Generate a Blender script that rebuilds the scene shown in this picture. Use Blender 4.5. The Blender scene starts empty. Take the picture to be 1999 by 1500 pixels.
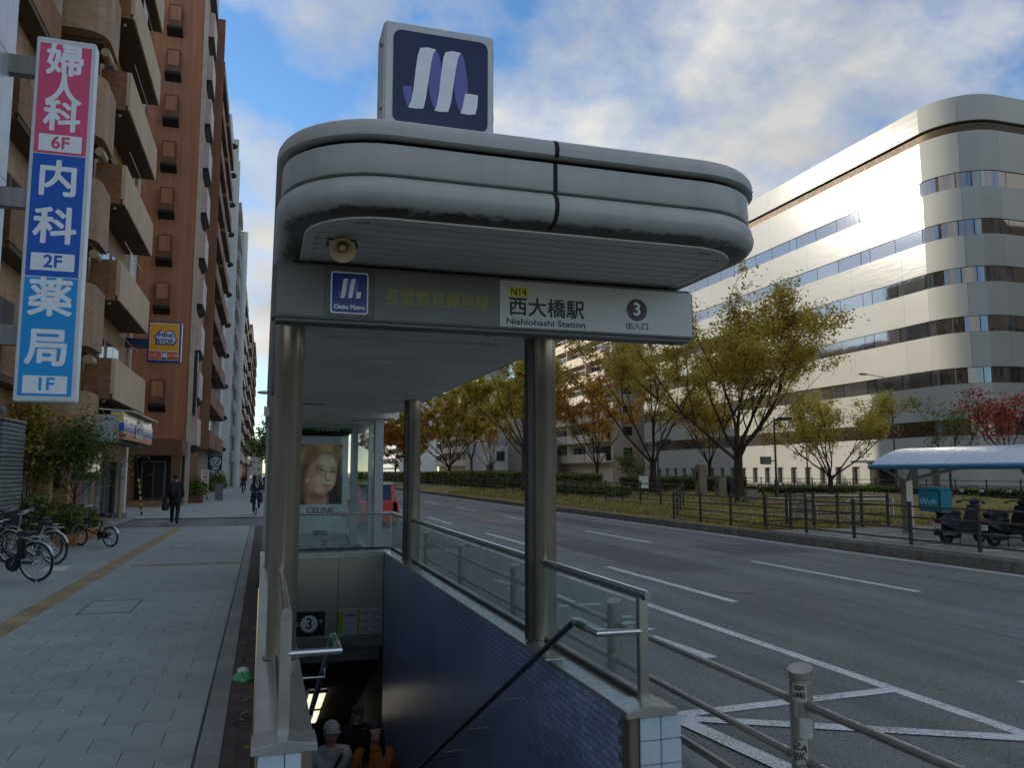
import bpy, bmesh, math, random
from mathutils import Vector, Matrix
R = math.radians
sc = bpy.context.scene
COL = sc.collection
rnd = random.Random(7)

# ---------------------------------------------------------------- camera, sky, sun, exposure
cam_d = bpy.data.cameras.new('camera'); cam = bpy.data.objects.new('camera', cam_d); COL.objects.link(cam)
cam.location = (0, 0, 1.85); cam.rotation_euler = (R(90 + 6.29), 0, R(-17.18))
cam_d.sensor_width = 36; cam_d.sensor_fit = 'HORIZONTAL'; cam_d.lens = 28.094
cam_d.clip_start = 0.05; cam_d.clip_end = 3000
sc.camera = cam

SUN_AZ, SUN_EL = -43.5, 17.5          # degrees: from +Y towards +X, and above the horizon
sun_dir = Vector((math.sin(R(SUN_AZ)) * math.cos(R(SUN_EL)), math.cos(R(SUN_AZ)) * math.cos(R(SUN_EL)), math.sin(R(SUN_EL))))
sun_d = bpy.data.lights.new('sun', 'SUN'); sun = bpy.data.objects.new('sun', sun_d); COL.objects.link(sun)
sun_d.energy = 2.0; sun_d.angle = R(0.5); sun_d.color = (1.0, 0.91, 0.77)
sun.rotation_euler = (-sun_dir).to_track_quat('-Z', 'Y').to_euler(); sun.location = (-60, 60, 60)

world = bpy.data.worlds.new('World'); sc.world = world; world.use_nodes = True
wn = world.node_tree.nodes; wl = world.node_tree.links
for n in list(wn): wn.remove(n)
def W(t, **k):
    n = wn.new(t)
    for a, b in k.items(): setattr(n, a, b)
    return n
out = W('ShaderNodeOutputWorld'); bg = W('ShaderNodeBackground'); wl.new(bg.outputs[0], out.inputs[0])
bg.inputs[1].default_value = 0.15
sky = W('ShaderNodeTexSky', sky_type='NISHITA', sun_disc=False)
sky.sun_elevation = R(SUN_EL); sky.sun_rotation = R(SUN_AZ); sky.air_density = 1.0; sky.dust_density = 0.15; sky.ozone_density = 3.5
tc = W('ShaderNodeTexCoord')
sep = W('ShaderNodeSeparateXYZ'); wl.new(tc.outputs['Generated'], sep.inputs[0])
zc = W('ShaderNodeMath', operation='MAXIMUM'); wl.new(sep.outputs[2], zc.inputs[0]); zc.inputs[1].default_value = 0.0
za = W('ShaderNodeMath', operation='ADD'); wl.new(zc.outputs[0], za.inputs[0]); za.inputs[1].default_value = 0.42
dx = W('ShaderNodeMath', operation='DIVIDE'); wl.new(sep.outputs[0], dx.inputs[0]); wl.new(za.outputs[0], dx.inputs[1])
dy = W('ShaderNodeMath', operation='DIVIDE'); wl.new(sep.outputs[1], dy.inputs[0]); wl.new(za.outputs[0], dy.inputs[1])
cmb = W('ShaderNodeCombineXYZ'); wl.new(dx.outputs[0], cmb.inputs[0]); wl.new(dy.outputs[0], cmb.inputs[1])
mp = W('ShaderNodeMapping'); mp.inputs['Location'].default_value = (-9.4, 7.7, 0); wl.new(cmb.outputs[0], mp.inputs[0])
nz = W('ShaderNodeTexNoise'); nz.inputs['Scale'].default_value = 2.1; nz.inputs['Detail'].default_value = 8; nz.inputs['Roughness'].default_value = 0.57; nz.inputs['Distortion'].default_value = 0.0
wl.new(mp.outputs[0], nz.inputs['Vector'])
rp = W('ShaderNodeValToRGB'); rp.color_ramp.elements[0].position = 0.435; rp.color_ramp.elements[1].position = 0.60
wl.new(nz.outputs[0], rp.inputs[0])
nz2 = W('ShaderNodeTexNoise'); nz2.inputs['Scale'].default_value = 2.6; nz2.inputs['Detail'].default_value = 7; wl.new(mp.outputs[0], nz2.inputs['Vector'])
crp = W('ShaderNodeValToRGB')
crp.color_ramp.elements[0].position = 0.35; crp.color_ramp.elements[0].color = (1.85, 1.86, 1.88, 1)
crp.color_ramp.elements[1].position = 0.68; crp.color_ramp.elements[1].color = (3.2, 3.06, 2.8, 1)
wl.new(nz2.outputs[0], crp.inputs[0])
hsv = W('ShaderNodeHueSaturation'); hsv.inputs['Saturation'].default_value = 1.1; hsv.inputs['Value'].default_value = 0.66; wl.new(sky.outputs[0], hsv.inputs['Color'])
mxs = W('ShaderNodeMix', data_type='RGBA'); wl.new(rp.outputs[0], mxs.inputs[0]); wl.new(hsv.outputs[0], mxs.inputs[6]); wl.new(crp.outputs[0], mxs.inputs[7])
wl.new(mxs.outputs[2], bg.inputs[0])

sc.view_settings.view_transform = 'Standard'; sc.view_settings.look = 'None'
sc.view_settings.gamma = 1; sc.view_settings.use_curve_mapping = False; sc.view_settings.exposure = 1.02

# ---------------------------------------------------------------- materials
def lin(r, g=None, b=None):
    if g is None: r, g, b = r
    f = lambda c: (c / 255 / 12.92) if c / 255 <= 0.04045 else ((c / 255 + 0.055) / 1.055) ** 2.4
    return (f(r), f(g), f(b), 1)
def dark(c, k): return (c[0] * k, c[1] * k, c[2] * k, 1)
class NT:
    def __init__(s, name):
        s.m = bpy.data.materials.new(name); s.m.use_nodes = True
        s.n = s.m.node_tree.nodes; s.l = s.m.node_tree.links; s.b = s.n['Principled BSDF']; s.out = s.n['Material Output']
        s._pos = None
    def add(s, t, **k):
        n = s.n.new(t)
        for a, b in k.items(): setattr(n, a, b)
        return n
    def pos(s):
        if s._pos is None: s._pos = s.add('ShaderNodeNewGeometry')
        return s._pos.outputs['Position']
    def mapped(s, scale):
        mpn = s.add('ShaderNodeMapping'); mpn.inputs['Scale'].default_value = scale; s.l.new(s.pos(), mpn.inputs[0]); return mpn.outputs[0]
    def noise(s, scale, detail=4, rough=0.6, vec=None, dist=0):
        n = s.add('ShaderNodeTexNoise'); n.inputs['Scale'].default_value = scale; n.inputs['Detail'].default_value = detail
        n.inputs['Roughness'].default_value = rough; n.inputs['Distortion'].default_value = dist
        s.l.new(vec if vec is not None else s.pos(), n.inputs['Vector']); return n.outputs[0]
    def ramp(s, fac, stops):
        r = s.add('ShaderNodeValToRGB'); e = r.color_ramp.elements
        while len(e) < len(stops): e.new(0.5)
        for i, (p, c) in enumerate(stops): e[i].position = p; e[i].color = c if len(c) == 4 else (*c, 1)
        s.l.new(fac, r.inputs[0]); return r.outputs[0]
    def mix(s, fac, a, b, mode='MIX'):
        m = s.add('ShaderNodeMix', data_type='RGBA', blend_type=mode)
        for v, i in ((fac, 0), (a, 6), (b, 7)):
            if hasattr(v, 'is_linked') or isinstance(v, bpy.types.NodeSocket): s.l.new(v, m.inputs[i])
            else: m.inputs[i].default_value = v
        return m.outputs[2]
    def math(s, op, a, b=0.0):
        m = s.add('ShaderNodeMath', operation=op)
        for v, i in ((a, 0), (b, 1)):
            if isinstance(v, bpy.types.NodeSocket): s.l.new(v, m.inputs[i])
            else: m.inputs[i].default_value = v
        return m.outputs[0]
    def bump(s, h, strength=0.3, dist=0.01):
        b = s.add('ShaderNodeBump'); b.inputs['Strength'].default_value = strength; b.inputs['Distance'].default_value = dist
        s.l.new(h, b.inputs['Height']); s.l.new(b.outputs[0], s.b.inputs['Normal'])
    def col(s, v):
        if isinstance(v, bpy.types.NodeSocket): s.l.new(v, s.b.inputs['Base Color'])
        else: s.b.inputs['Base Color'].default_value = v
    def set(s, **k):
        for a, v in k.items(): s.b.inputs[a.replace('_', ' ')].default_value = v
        return s
G = lambda v: (v, v, v, 1)
def mat(name, c, rough=0.6, metal=0.0, var=0.18, vs=1.6, fine=0.12, fs=30, bump=0.0, bs=60, rv=0.0, spec=0.5, streak=0.0, bd=0.004):
    t = NT(name); t.set(Roughness=rough, Metallic=metal); t.b.inputs['Specular IOR Level'].default_value = spec
    v = c
    if var: v = t.mix(1.0, v, t.ramp(t.noise(vs, 5), [(0.3, G(1 - var)), (0.7, G(1 + var * 0.6))]), 'MULTIPLY')
    if fine: v = t.mix(1.0, v, t.ramp(t.noise(fs, 4, 0.7), [(0.3, G(1 - fine)), (0.7, G(1 + fine * 0.6))]), 'MULTIPLY')
    if streak:
        v = t.mix(1.0, v, t.ramp(t.noise(1.0, 5, 0.65, t.mapped((7, 7, 0.35))), [(0.38, G(1 - streak)), (0.6, G(1.0))]), 'MULTIPLY')
    if rv:
        oi = t.add('ShaderNodeObjectInfo')
        v = t.mix(1.0, v, t.ramp(oi.outputs['Random'], [(0, G(1 - rv)), (1, G(1 + rv))]), 'MULTIPLY')
    t.col(v)
    if bump: t.bump(t.noise(bs, 4, 0.6), bump, bd)
    if rough > 0.15 and fine:
        t.l.new(t.math('ADD', t.math('MULTIPLY', t.noise(3.0, 4), 0.25), rough - 0.12), t.b.inputs['Roughness'])
    return t.m
def plain(name, c, rough=0.5, metal=0.0, emit=0.0):
    t = NT(name); t.set(Roughness=rough, Metallic=metal)
    t.col(t.mix(1.0, c, t.ramp(t.noise(9, 4), [(0.3, G(0.9)), (0.7, G(1.04))]), 'MULTIPLY'))
    if emit: t.b.inputs['Emission Color'].default_value = c; t.b.inputs['Emission Strength'].default_value = emit
    return t.m
def glass_mat(name, tint, rough=0.02, alpha_dirty=0.0):
    t = NT(name)
    tr = t.add('ShaderNodeBsdfTransparent'); tr.inputs[0].default_value = tint
    gl = t.add('ShaderNodeBsdfGlossy'); gl.inputs['Roughness'].default_value = rough; gl.inputs[0].default_value = (0.9, 0.95, 0.92, 1)
    fr = t.add('ShaderNodeFresnel'); fr.inputs[0].default_value = 1.5
    ge = t.add('ShaderNodeNewGeometry'); ff = t.math('MULTIPLY', fr.outputs[0], t.math('SUBTRACT', 1.0, ge.outputs['Backfacing']))
    m1 = t.add('ShaderNodeMixShader'); t.l.new(ff, m1.inputs[0]); t.l.new(tr.outputs[0], m1.inputs[1]); t.l.new(gl.outputs[0], m1.inputs[2])
    last = m1.outputs[0]
    if alpha_dirty:
        df = t.add('ShaderNodeBsdfDiffuse'); df.inputs[0].default_value = (0.60, 0.65, 0.61, 1)
        m2 = t.add('ShaderNodeMixShader'); t.l.new(last, m2.inputs[1]); t.l.new(df.outputs[0], m2.inputs[2])
        t.l.new(t.math('MULTIPLY', t.noise(1.7, 5), alpha_dirty * 2), m2.inputs[0]); last = m2.outputs[0]
    t.l.new(last, t.out.inputs[0]); return t.m
def window_mat(name, c, rough=0.05):
    t = NT(name); oi = t.add('ShaderNodeObjectInfo')
    t.col(t.ramp(oi.outputs['Random'], [(0, dark(c, 0.4)), (0.6, c), (1, dark(c, 2.2))])); t.set(Roughness=rough, Metallic=0.0)
    t.b.inputs['Specular IOR Level'].default_value = 0.5; t.b.inputs['IOR'].default_value = 1.5
    t.bump(t.noise(0.6, 2), 0.06, 0.05); return t.m
def leaf_mat(name, stops, trans=0.45):
    t = NT(name); g = t._pos = t.add('ShaderNodeNewGeometry')
    c = t.ramp(g.outputs['Random Per Island'], stops)
    c = t.mix(1.0, c, t.ramp(t.noise(0.55, 3), [(0.32, G(0.72)), (0.68, G(1.15))]), 'MULTIPLY')
    t.col(c); t.set(Roughness=0.6)
    tl = t.add('ShaderNodeBsdfTranslucent'); t.l.new(c, tl.inputs[0])
    m = t.add('ShaderNodeMixShader'); m.inputs[0].default_value = trans
    t.l.new(t.b.outputs[0], m.inputs[1]); t.l.new(tl.outputs[0], m.inputs[2]); t.l.new(m.outputs[0], t.out.inputs[0]); return t.m
def brick_mat(name, c1, c2, mortar, bw, bh, ax='XZ', rough=0.7, msize=0.006, bump=0.5):
    t = NT(name); t.set(Roughness=rough)
    s = t.add('ShaderNodeSeparateXYZ'); t.l.new(t.pos(), s.inputs[0]); cb = t.add('ShaderNodeCombineXYZ')
    if ax == 'A': t.l.new(t.math('ADD', s.outputs[0], s.outputs[1]), cb.inputs[0])
    else: t.l.new(s.outputs['XYZ'.index(ax[0])], cb.inputs[0])
    t.l.new(s.outputs['XYZ'.index(ax[1]) if ax != 'A' else 2], cb.inputs[1])
    b = t.add('ShaderNodeTexBrick'); t.l.new(cb.outputs[0], b.inputs['Vector'])
    b.inputs['Color1'].default_value = c1; b.inputs['Color2'].default_value = c2; b.inputs['Mortar'].default_value = mortar
    b.inputs['Scale'].default_value = 1; b.inputs['Brick Width'].default_value = bw; b.inputs['Row Height'].default_value = bh
    b.inputs['Mortar Size'].default_value = msize
    v = t.mix(1.0, b.outputs[0], t.ramp(t.noise(1.2, 5), [(0.3, G(0.8)), (0.7, G(1.12))]), 'MULTIPLY')
    v = t.mix(1.0, v, t.ramp(t.noise(1.0, 4, 0.6, t.mapped((5, 5, 0.3))), [(0.35, G(0.8)), (0.62, G(1.0))]), 'MULTIPLY')
    t.col(v); t.bump(t.math('SUBTRACT', 1.0, b.outputs[1]), bump, 0.006); return t.m

# ---------------------------------------------------------------- geometry helpers
class MB:
    def __init__(s): s.v = []; s.f = []; s.mi = []; s.cur = 0
    def face(s, idx): s.f.append(tuple(idx)); s.mi.append(s.cur)
    def add(s, vs, fs):
        o = len(s.v); s.v += [Vector(p) for p in vs]
        for f in fs: s.face([i + o for i in f])
        return s
    def box(s, x0, x1, y0, y1, z0, z1):
        return s.add([(x0, y0, z0), (x1, y0, z0), (x1, y1, z0), (x0, y1, z0), (x0, y0, z1), (x1, y0, z1), (x1, y1, z1), (x0, y1, z1)],
                     [(3, 2, 1, 0), (4, 5, 6, 7), (0, 1, 5, 4), (1, 2, 6, 5), (2, 3, 7, 6), (3, 0, 4, 7)])
    def prism(s, poly, a, b, axis='Y'):
        def P(u, v, w): return {'X': (w, u, v), 'Y': (u, w, v), 'Z': (u, v, w)}[axis]
        n = len(poly); vs = [P(u, v, a) for u, v in poly] + [P(u, v, b) for u, v in poly]
        fs = [(i, (i + 1) % n, n + (i + 1) % n, n + i) for i in range(n)] + [tuple(range(n - 1, -1, -1)), tuple(range(n, 2 * n))]
        return s.add(vs, fs)
    def tube(s, pts, r, n=8, closed=False, cap=True):
        pts = [Vector(p) for p in pts]; m = len(pts); rs = list(r) if isinstance(r, (list, tuple)) else [r] * m
        o = len(s.v); up = None
        for i, p in enumerate(pts):
            if closed: t = pts[(i + 1) % m] - pts[i - 1]
            else: t = pts[min(i + 1, m - 1)] - pts[max(i - 1, 0)]
            t.normalize()
            if up is None:
                up = Vector((0, 0, 1)) if abs(t.z) < 0.9 else Vector((1, 0, 0))
            u = up - t * up.dot(t); u.normalize(); w = t.cross(u); up = u
            for k in range(n):
                a = 2 * math.pi * k / n; s.v.append(p + (u * math.cos(a) + w * math.sin(a)) * rs[i])
        for i in range(m if closed else m - 1):
            for k in range(n):
                j = (i + 1) % m
                s.face((o + i * n + k, o + i * n + (k + 1) % n, o + j * n + (k + 1) % n, o + j * n + k))
        if cap and not closed:
            s.face([o + k for k in range(n - 1, -1, -1)]); s.face([o + (m - 1) * n + k for k in range(n)])
        return s
    def lathe(s, prof, c=(0, 0, 0), n=20, axis='Z'):
        c = Vector(c); o = len(s.v); m = len(prof)
        for r, z in prof:
            for k in range(n):
                a = 2 * math.pi * k / n; x, y = r * math.cos(a), r * math.sin(a)
                s.v.append(c + Vector({'Z': (x, y, z), 'Y': (x, z, y), 'X': (z, x, y)}[axis]))
        for i in range(m - 1):
            for k in range(n): s.face((o + i * n + k, o + i * n + (k + 1) % n, o + (i + 1) * n + (k + 1) % n, o + (i + 1) * n + k))
        s.face([o + k for k in range(n - 1, -1, -1)]); s.face([o + (m - 1) * n + k for k in range(n)])
        return s
    def ball(s, c, r, nu=12, nv=8):
        if not isinstance(r, (tuple, list)): r = (r, r, r)
        c = Vector(c); o = len(s.v)
        for j in range(1, nv):
            t = math.pi * j / nv
            for i in range(nu):
                a = 2 * math.pi * i / nu; s.v.append(c + Vector((r[0] * math.sin(t) * math.cos(a), r[1] * math.sin(t) * math.sin(a), r[2] * math.cos(t))))
        top = len(s.v); s.v.append(c + Vector((0, 0, r[2]))); s.v.append(c - Vector((0, 0, r[2])))
        for j in range(nv - 2):
            for i in range(nu): s.face((o + j * nu + i, o + (j + 1) * nu + i, o + (j + 1) * nu + (i + 1) % nu, o + j * nu + (i + 1) % nu))
        for i in range(nu):
            s.face((top, o + i, o + (i + 1) % nu)); s.face((top + 1, o + (nv - 2) * nu + (i + 1) % nu, o + (nv - 2) * nu + i))
        return s
    def ring(s, c, rad, r, axis='X', n=28, m=8):
        pts = []
        for k in range(n):
            a = 2 * math.pi * k / n; u, v = rad * math.cos(a), rad * math.sin(a)
            pts.append(Vector(c) + Vector({'X': (0, u, v), 'Y': (u, 0, v), 'Z': (u, v, 0)}[axis]))
        return s.tube(pts, r, m, closed=True)
    def loft(s, rings, cap=True):
        o = len(s.v); n = len(rings[0])
        for rg in rings: s.v += [Vector(p) for p in rg]
        for i in range(len(rings) - 1):
            for k in range(n): s.face((o + i * n + k, o + i * n + (k + 1) % n, o + (i + 1) * n + (k + 1) % n, o + (i + 1) * n + k))
        if cap:
            s.face([o + k for k in range(n - 1, -1, -1)]); s.face([o + (len(rings) - 1) * n + k for k in range(n)])
        return s
    def sheet(s, a, b, c, d): return s.add([a, b, c, d], [(0, 1, 2, 3)])
    def xf(s, M, start=0):
        for i in range(start, len(s.v)): s.v[i] = M @ s.v[i]
        return s
    def mesh(s, name, mats, smooth=False, bevel=0, fix=True):
        me = bpy.data.meshes.new(name); me.from_pydata([tuple(p) for p in s.v], [], s.f)
        if not isinstance(mats, (list, tuple)): mats = [mats]
        for m in mats: me.materials.append(m)
        if len(mats) > 1: me.polygons.foreach_set('material_index', s.mi)
        if fix or bevel:
            bm = bmesh.new(); bm.from_mesh(me)
            if bevel:
                bmesh.ops.bevel(bm, geom=[e for e in bm.edges if e.is_manifold and e.calc_face_angle(0) > 0.6], offset=bevel, segments=2, affect='EDGES', clamp_overlap=True)
            bmesh.ops.recalc_face_normals(bm, faces=bm.faces); bm.to_mesh(me); bm.free()
        if smooth:
            me.polygons.foreach_set('use_smooth', [True] * len(me.polygons))
            try: me.set_sharp_from_angle(angle=R(38))
            except Exception: pass
        return me
    def obj(s, name, mats, parent=None, **k): return link(name, s.mesh(name, mats, **k), parent)
WORLDPAR = set()
def link(name, me, parent=None, loc=None):
    o = bpy.data.objects.new(name, me); COL.objects.link(o)
    if parent is not None:
        o.parent = parent
        if loc is None and parent.name in WORLDPAR: o.location = -parent.location
    if loc is not None: o.location = loc
    return o
def tag(o, label=None, cat=None, group=None, kind=None):
    if label: o['label'] = label
    if cat: o['category'] = cat
    if group: o['group'] = group
    if kind: o['kind'] = kind
    return o
def thing(name, label, cat, loc=(0, 0, 0), rz=0.0, group=None, world=True):
    """an Empty at the base of a thing; with world=True its parts are given in world coordinates"""
    o = bpy.data.objects.new(name, None); COL.objects.link(o); o.empty_display_size = 0.2
    o.location = loc; o.rotation_euler = (0, 0, rz)
    if world: WORLDPAR.add(o.name)
    return tag(o, label, cat, group)
def solo(mb, name, mats, label, cat, group=None, loc=None, **k):
    """a thing that is one mesh given in world coordinates; its origin is moved to the middle of its base"""
    xs = [p.x for p in mb.v]; ys = [p.y for p in mb.v]; zs = [p.z for p in mb.v]
    c = Vector(((min(xs) + max(xs)) / 2, (min(ys) + max(ys)) / 2, min(zs)))
    mb.xf(Matrix.Translation(-c)); o = mb.obj(name, mats, None, **k); o.location = c
    return tag(o, label, cat, group)
def struct(mb, name, mats, **k): return tag(mb.obj(name, mats, **k), kind='structure')
def copy_tree(o, parent=None):
    c = o.copy(); COL.objects.link(c); c.parent = parent
    for ch in list(o.children): copy_tree(ch, c)
    return c
def boxo(name, m, parent, *b, **k): return MB().box(*b).obj(name, m, parent, **k)
def text(body, size, m, parent, loc, rot=(R(90), 0, 0), align='CENTER', bold=0.0, sx=1.0, name='lettering', fit=None, space=1.0):
    cu = bpy.data.curves.new('t', 'FONT'); cu.body = body; cu.size = size; cu.align_x = align; cu.align_y = 'CENTER'; cu.space_character = space
    t = bpy.data.objects.new('t', cu); COL.objects.link(t)
    me0 = bpy.data.meshes.new_from_object(t.evaluated_get(bpy.context.evaluated_depsgraph_get()))
    bpy.data.objects.remove(t); bpy.data.curves.remove(cu)
    vs = [v.co.copy() for v in me0.vertices]; fs = [tuple(p.vertices) for p in me0.polygons]; bpy.data.meshes.remove(me0)
    if fit and vs:
        w = max(v.x for v in vs) - min(v.x for v in vs); sx = fit / w
        mx = (max(v.x for v in vs) + min(v.x for v in vs)) / 2
        for v in vs: v.x -= mx
    mb = MB(); offs = [(0, 0)] if not bold else [(0, 0), (bold, 0), (-bold, 0), (0, bold), (0, -bold), (bold * .7, bold * .7), (-bold * .7, -bold * .7), (bold * .7, -bold * .7), (-bold * .7, bold * .7)]
    for i, (ax, ay) in enumerate(offs): mb.add([(v.x * sx + ax, v.y + ay, v.z + i * 0.00015) for v in vs], fs)
    me = mb.mesh(name, m, fix=False)
    o = bpy.data.objects.new(name, me); COL.objects.link(o)
    o.parent = parent; p = Vector(loc)
    if parent is not None and parent.name in WORLDPAR: p = p - parent.location
    o.location = p; o.rotation_euler = rot
    return o
def round_rect(x0, x1, y0, y1, r, n=5):
    pts = []
    for cx, cy, a0 in ((x1 - r, y1 - r, 0), (x0 + r, y1 - r, 90), (x0 + r, y0 + r, 180), (x1 - r, y0 + r, 270)):
        for k in range(n + 1):
            a = R(a0 + 90 * k / n); pts.append((cx + r * math.cos(a), cy + r * math.sin(a)))
    return pts
def panel_y(name, m, parent, poly, y, t=0.003):
    """a flat plate cut to an outline in the XZ plane, its face towards -Y"""
    return MB().prism(poly, y - t, y, 'Y').obj(name, m, parent)
# ---------------------------------------------------------------- shared materials
M_ASPH = NT('asphalt'); M_ASPH.set(Roughness=0.82)
_c = M_ASPH.mix(1.0, lin(130, 129, 126), M_ASPH.ramp(M_ASPH.noise(0.35, 5), [(0.3, G(0.82)), (0.7, G(1.1))]), 'MULTIPLY')
_c = M_ASPH.mix(1.0, _c, M_ASPH.ramp(M_ASPH.noise(1.0, 4, 0.6, M_ASPH.mapped((1.3, 0.05, 1))), [(0.35, G(0.74)), (0.65, G(1.08))]), 'MULTIPLY')
_c = M_ASPH.mix(1.0, _c, M_ASPH.ramp(M_ASPH.noise(48, 3, 0.85), [(0.3, G(0.45)), (0.52, G(1.0)), (0.72, G(1.7))]), 'MULTIPLY')
M_ASPH.col(_c); M_ASPH.bump(M_ASPH.noise(48, 3, 0.85), 0.9, 0.015); M_ASPH = M_ASPH.m
def paint_mat(name, c):
    t = NT(name); t.set(Roughness=0.7)
    f = t.ramp(t.math('ADD', t.math('MULTIPLY', t.noise(38, 4, 0.75), 0.75), t.math('MULTIPLY', t.noise(2.2, 3), 0.25)), [(0.40, G(0)), (0.50, G(1))])
    t.col(t.mix(f, lin(130, 129, 126), c)); t.bump(t.noise(75, 3, 0.8), 0.6, 0.008); return t.m
M_LINE = paint_mat('road_paint', lin(222, 223, 220)); M_ORANGE = paint_mat('faded_orange_paint', lin(150, 112, 92))
M_TILE = NT('paving_tile'); M_TILE.set(Roughness=.75)
_v = M_TILE.mix(1, lin(166, 173, 170), M_TILE.ramp(M_TILE.noise(.55, 5), [(.3, G(.84)), (.7, G(1.08))]), 'MULTIPLY')
_v = M_TILE.mix(1, _v, M_TILE.ramp(M_TILE.noise(55, 4, .7), [(.3, G(.86)), (.7, G(1.08))]), 'MULTIPLY')
_v = M_TILE.mix(1, _v, M_TILE.ramp(M_TILE.noise(2.3, 6, .75), [(.56, G(1)), (.74, G(.74))]), 'MULTIPLY')
_vo = M_TILE.add('ShaderNodeTexVoronoi'); _vo.inputs['Scale'].default_value = 2.6; M_TILE.l.new(M_TILE.pos(), _vo.inputs['Vector'])
_v = M_TILE.mix(1, _v, M_TILE.ramp(_vo.outputs['Distance'], [(.045, G(.6)), (.06, G(1))]), 'MULTIPLY')
_oi = M_TILE.add('ShaderNodeObjectInfo'); _v = M_TILE.mix(1, _v, M_TILE.ramp(_oi.outputs['Random'], [(0, G(.93)), (1, G(1.06))]), 'MULTIPLY')
M_TILE.col(_v); M_TILE.bump(M_TILE.noise(120, 4, .6), .25, .004); M_TILE = M_TILE.m
M_JOINT = mat('paving_joint', lin(84, 88, 88), 0.9, var=0.25, fine=0.3)
M_CONC = mat('concrete', lin(150, 150, 146), 0.8, var=0.22, vs=1.1, fine=0.2, fs=40, bump=0.3, bs=50, rv=0.06)
M_CURB = mat('kerb_concrete', lin(132, 126, 116), 0.85, var=0.35, vs=2.2, fine=0.25, fs=30, bump=0.4, bs=40, rv=0.1, streak=0.25)
M_PAVEBRICK = mat('dark_paving_brick', lin(88, 76, 72), 0.85, var=0.25, vs=3, fine=0.2, fs=50, bump=0.3, rv=0.2)
M_TACT = mat('faded_yellow_block', lin(166, 150, 110), 0.75, var=0.3, vs=1.5, fine=0.2, fs=40, rv=0.1)
M_STEEL = mat('brushed_steel', lin(176, 172, 164), 0.34, 0.85, var=0.14, vs=2.0, fine=0.06, fs=40)
M_STEELB = mat('satin_steel_bright', lin(205, 205, 202), 0.22, 0.95, var=0.1, vs=3, fine=0.05)
M_DKMETAL = mat('dark_brown_rail_paint', lin(62, 54, 50), 0.5, var=0.2, vs=4, fine=0.2)
M_BLACK = mat('black_rubber', lin(34, 34, 36), 0.6, var=0.15, fine=0.1)
M_SHADOWGAP = plain('dark_joint_and_shade', lin(28, 26, 24), 0.9)
M_WHITE = mat('white_paint', lin(222, 220, 214), 0.45, var=0.08, fine=0.06)
M_DKGLASS = window_mat('dark_window_glass', lin(60, 66, 72))

# ---------------------------------------------------------------- ground, road, pavements
HX0, HX1, HY0, HY1 = -0.02, 2.42, 4.5, 15.2        # footprint of the stairwell
def holed(mb, x0, x1, y0, y1, z):
    for a, b, c, d in ((x0, HX0, y0, y1), (HX1, x1, y0, y1), (HX0, HX1, y0, HY0), (HX0, HX1, HY1, y1)):
        mb.sheet((a, c, z), (b, c, z), (b, d, z), (a, d, z))
    return mb
M_FARGROUND = mat('city_ground', lin(120, 118, 114), 0.9, var=0.2, vs=0.05, fine=0.1, fs=2)
struct(holed(MB(), -900, 900, -500, 1600, -0.2), 'ground', M_FARGROUND, fix=False)
side = struct(holed(MB(), -9.0, 2.8, -4.0, 29.5, -0.006), 'sidewalk', M_JOINT, fix=False)
far_side = struct(MB().sheet((-9, 35, -0.002), (2.8, 35, -0.002), (2.8, 420, -0.002), (-9, 420, -0.002)), 'sidewalk_far', M_TILE, fix=False)
struct(MB().sheet((-9, 29.5, -0.045), (2.9, 29.5, -0.045), (2.9, 35, -0.03), (-9, 46, -0.03)), 'side_lane', M_ASPH, fix=False)
road = struct(MB().sheet((2.93, -30, -0.12), (14.1, -30, -0.12), (14.1, 500, -0.12), (2.93, 500, -0.12)), 'road', M_ASPH, fix=False)

# paving tiles in running bond: the near 300 as pieces, the rest joined
TX, TY, GAP = 0.457, 0.30, 0.006
def tile_poly(w): return MB().box(-w / 2 + GAP / 2, w / 2 - GAP / 2, -TY / 2 + GAP / 2, TY / 2 - GAP / 2, -0.004, 0.0)
tile_full = tile_poly(TX).mesh('paving_tile', M_TILE); tile_half = tile_poly(TX / 2).mesh('paving_tile', M_TILE)
X_L, X_R = -4.49, -0.377
restm = MB(); cnt = 0; y = 4.75; row = 0
while y < 29.4:
    x = X_L; cells = []
    if row % 2: cells.append((x + TX / 4, TX / 2)); x += TX / 2
    while x < X_R - 0.02:
        w = min(TX, X_R - x); cells.append((x + w / 2, w)); x += w
    for cx, w in cells:
        if cnt < 300 and (w > TX * 0.9 or abs(w - TX / 2) < 0.02):
            link('paving_tile', tile_full if w > TX * 0.9 else tile_half, side, (cx, y, rnd.uniform(-0.0012, 0.0012))); cnt += 1
        else:
            st = len(restm.v); restm.box(-w / 2 + GAP / 2, w / 2 - GAP / 2, -TY / 2 + GAP / 2, TY / 2 - GAP / 2, -0.004, 0.0); restm.xf(Matrix.Translation((cx, y, 0)), st)
    y += TY; row += 1
tag(restm.obj('paving_tile_field', M_TILE, side), kind='stuff')
tag(MB().box(-9, -4.5, -3, 29.4, -0.005, 0.001).obj('forecourt', M_TILE, side))
tag(MB().box(-0.355, HX0 - 0.001, -3, 4.6, -0.005, 0.001).obj('front_slab', M_CONC, side))
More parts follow.
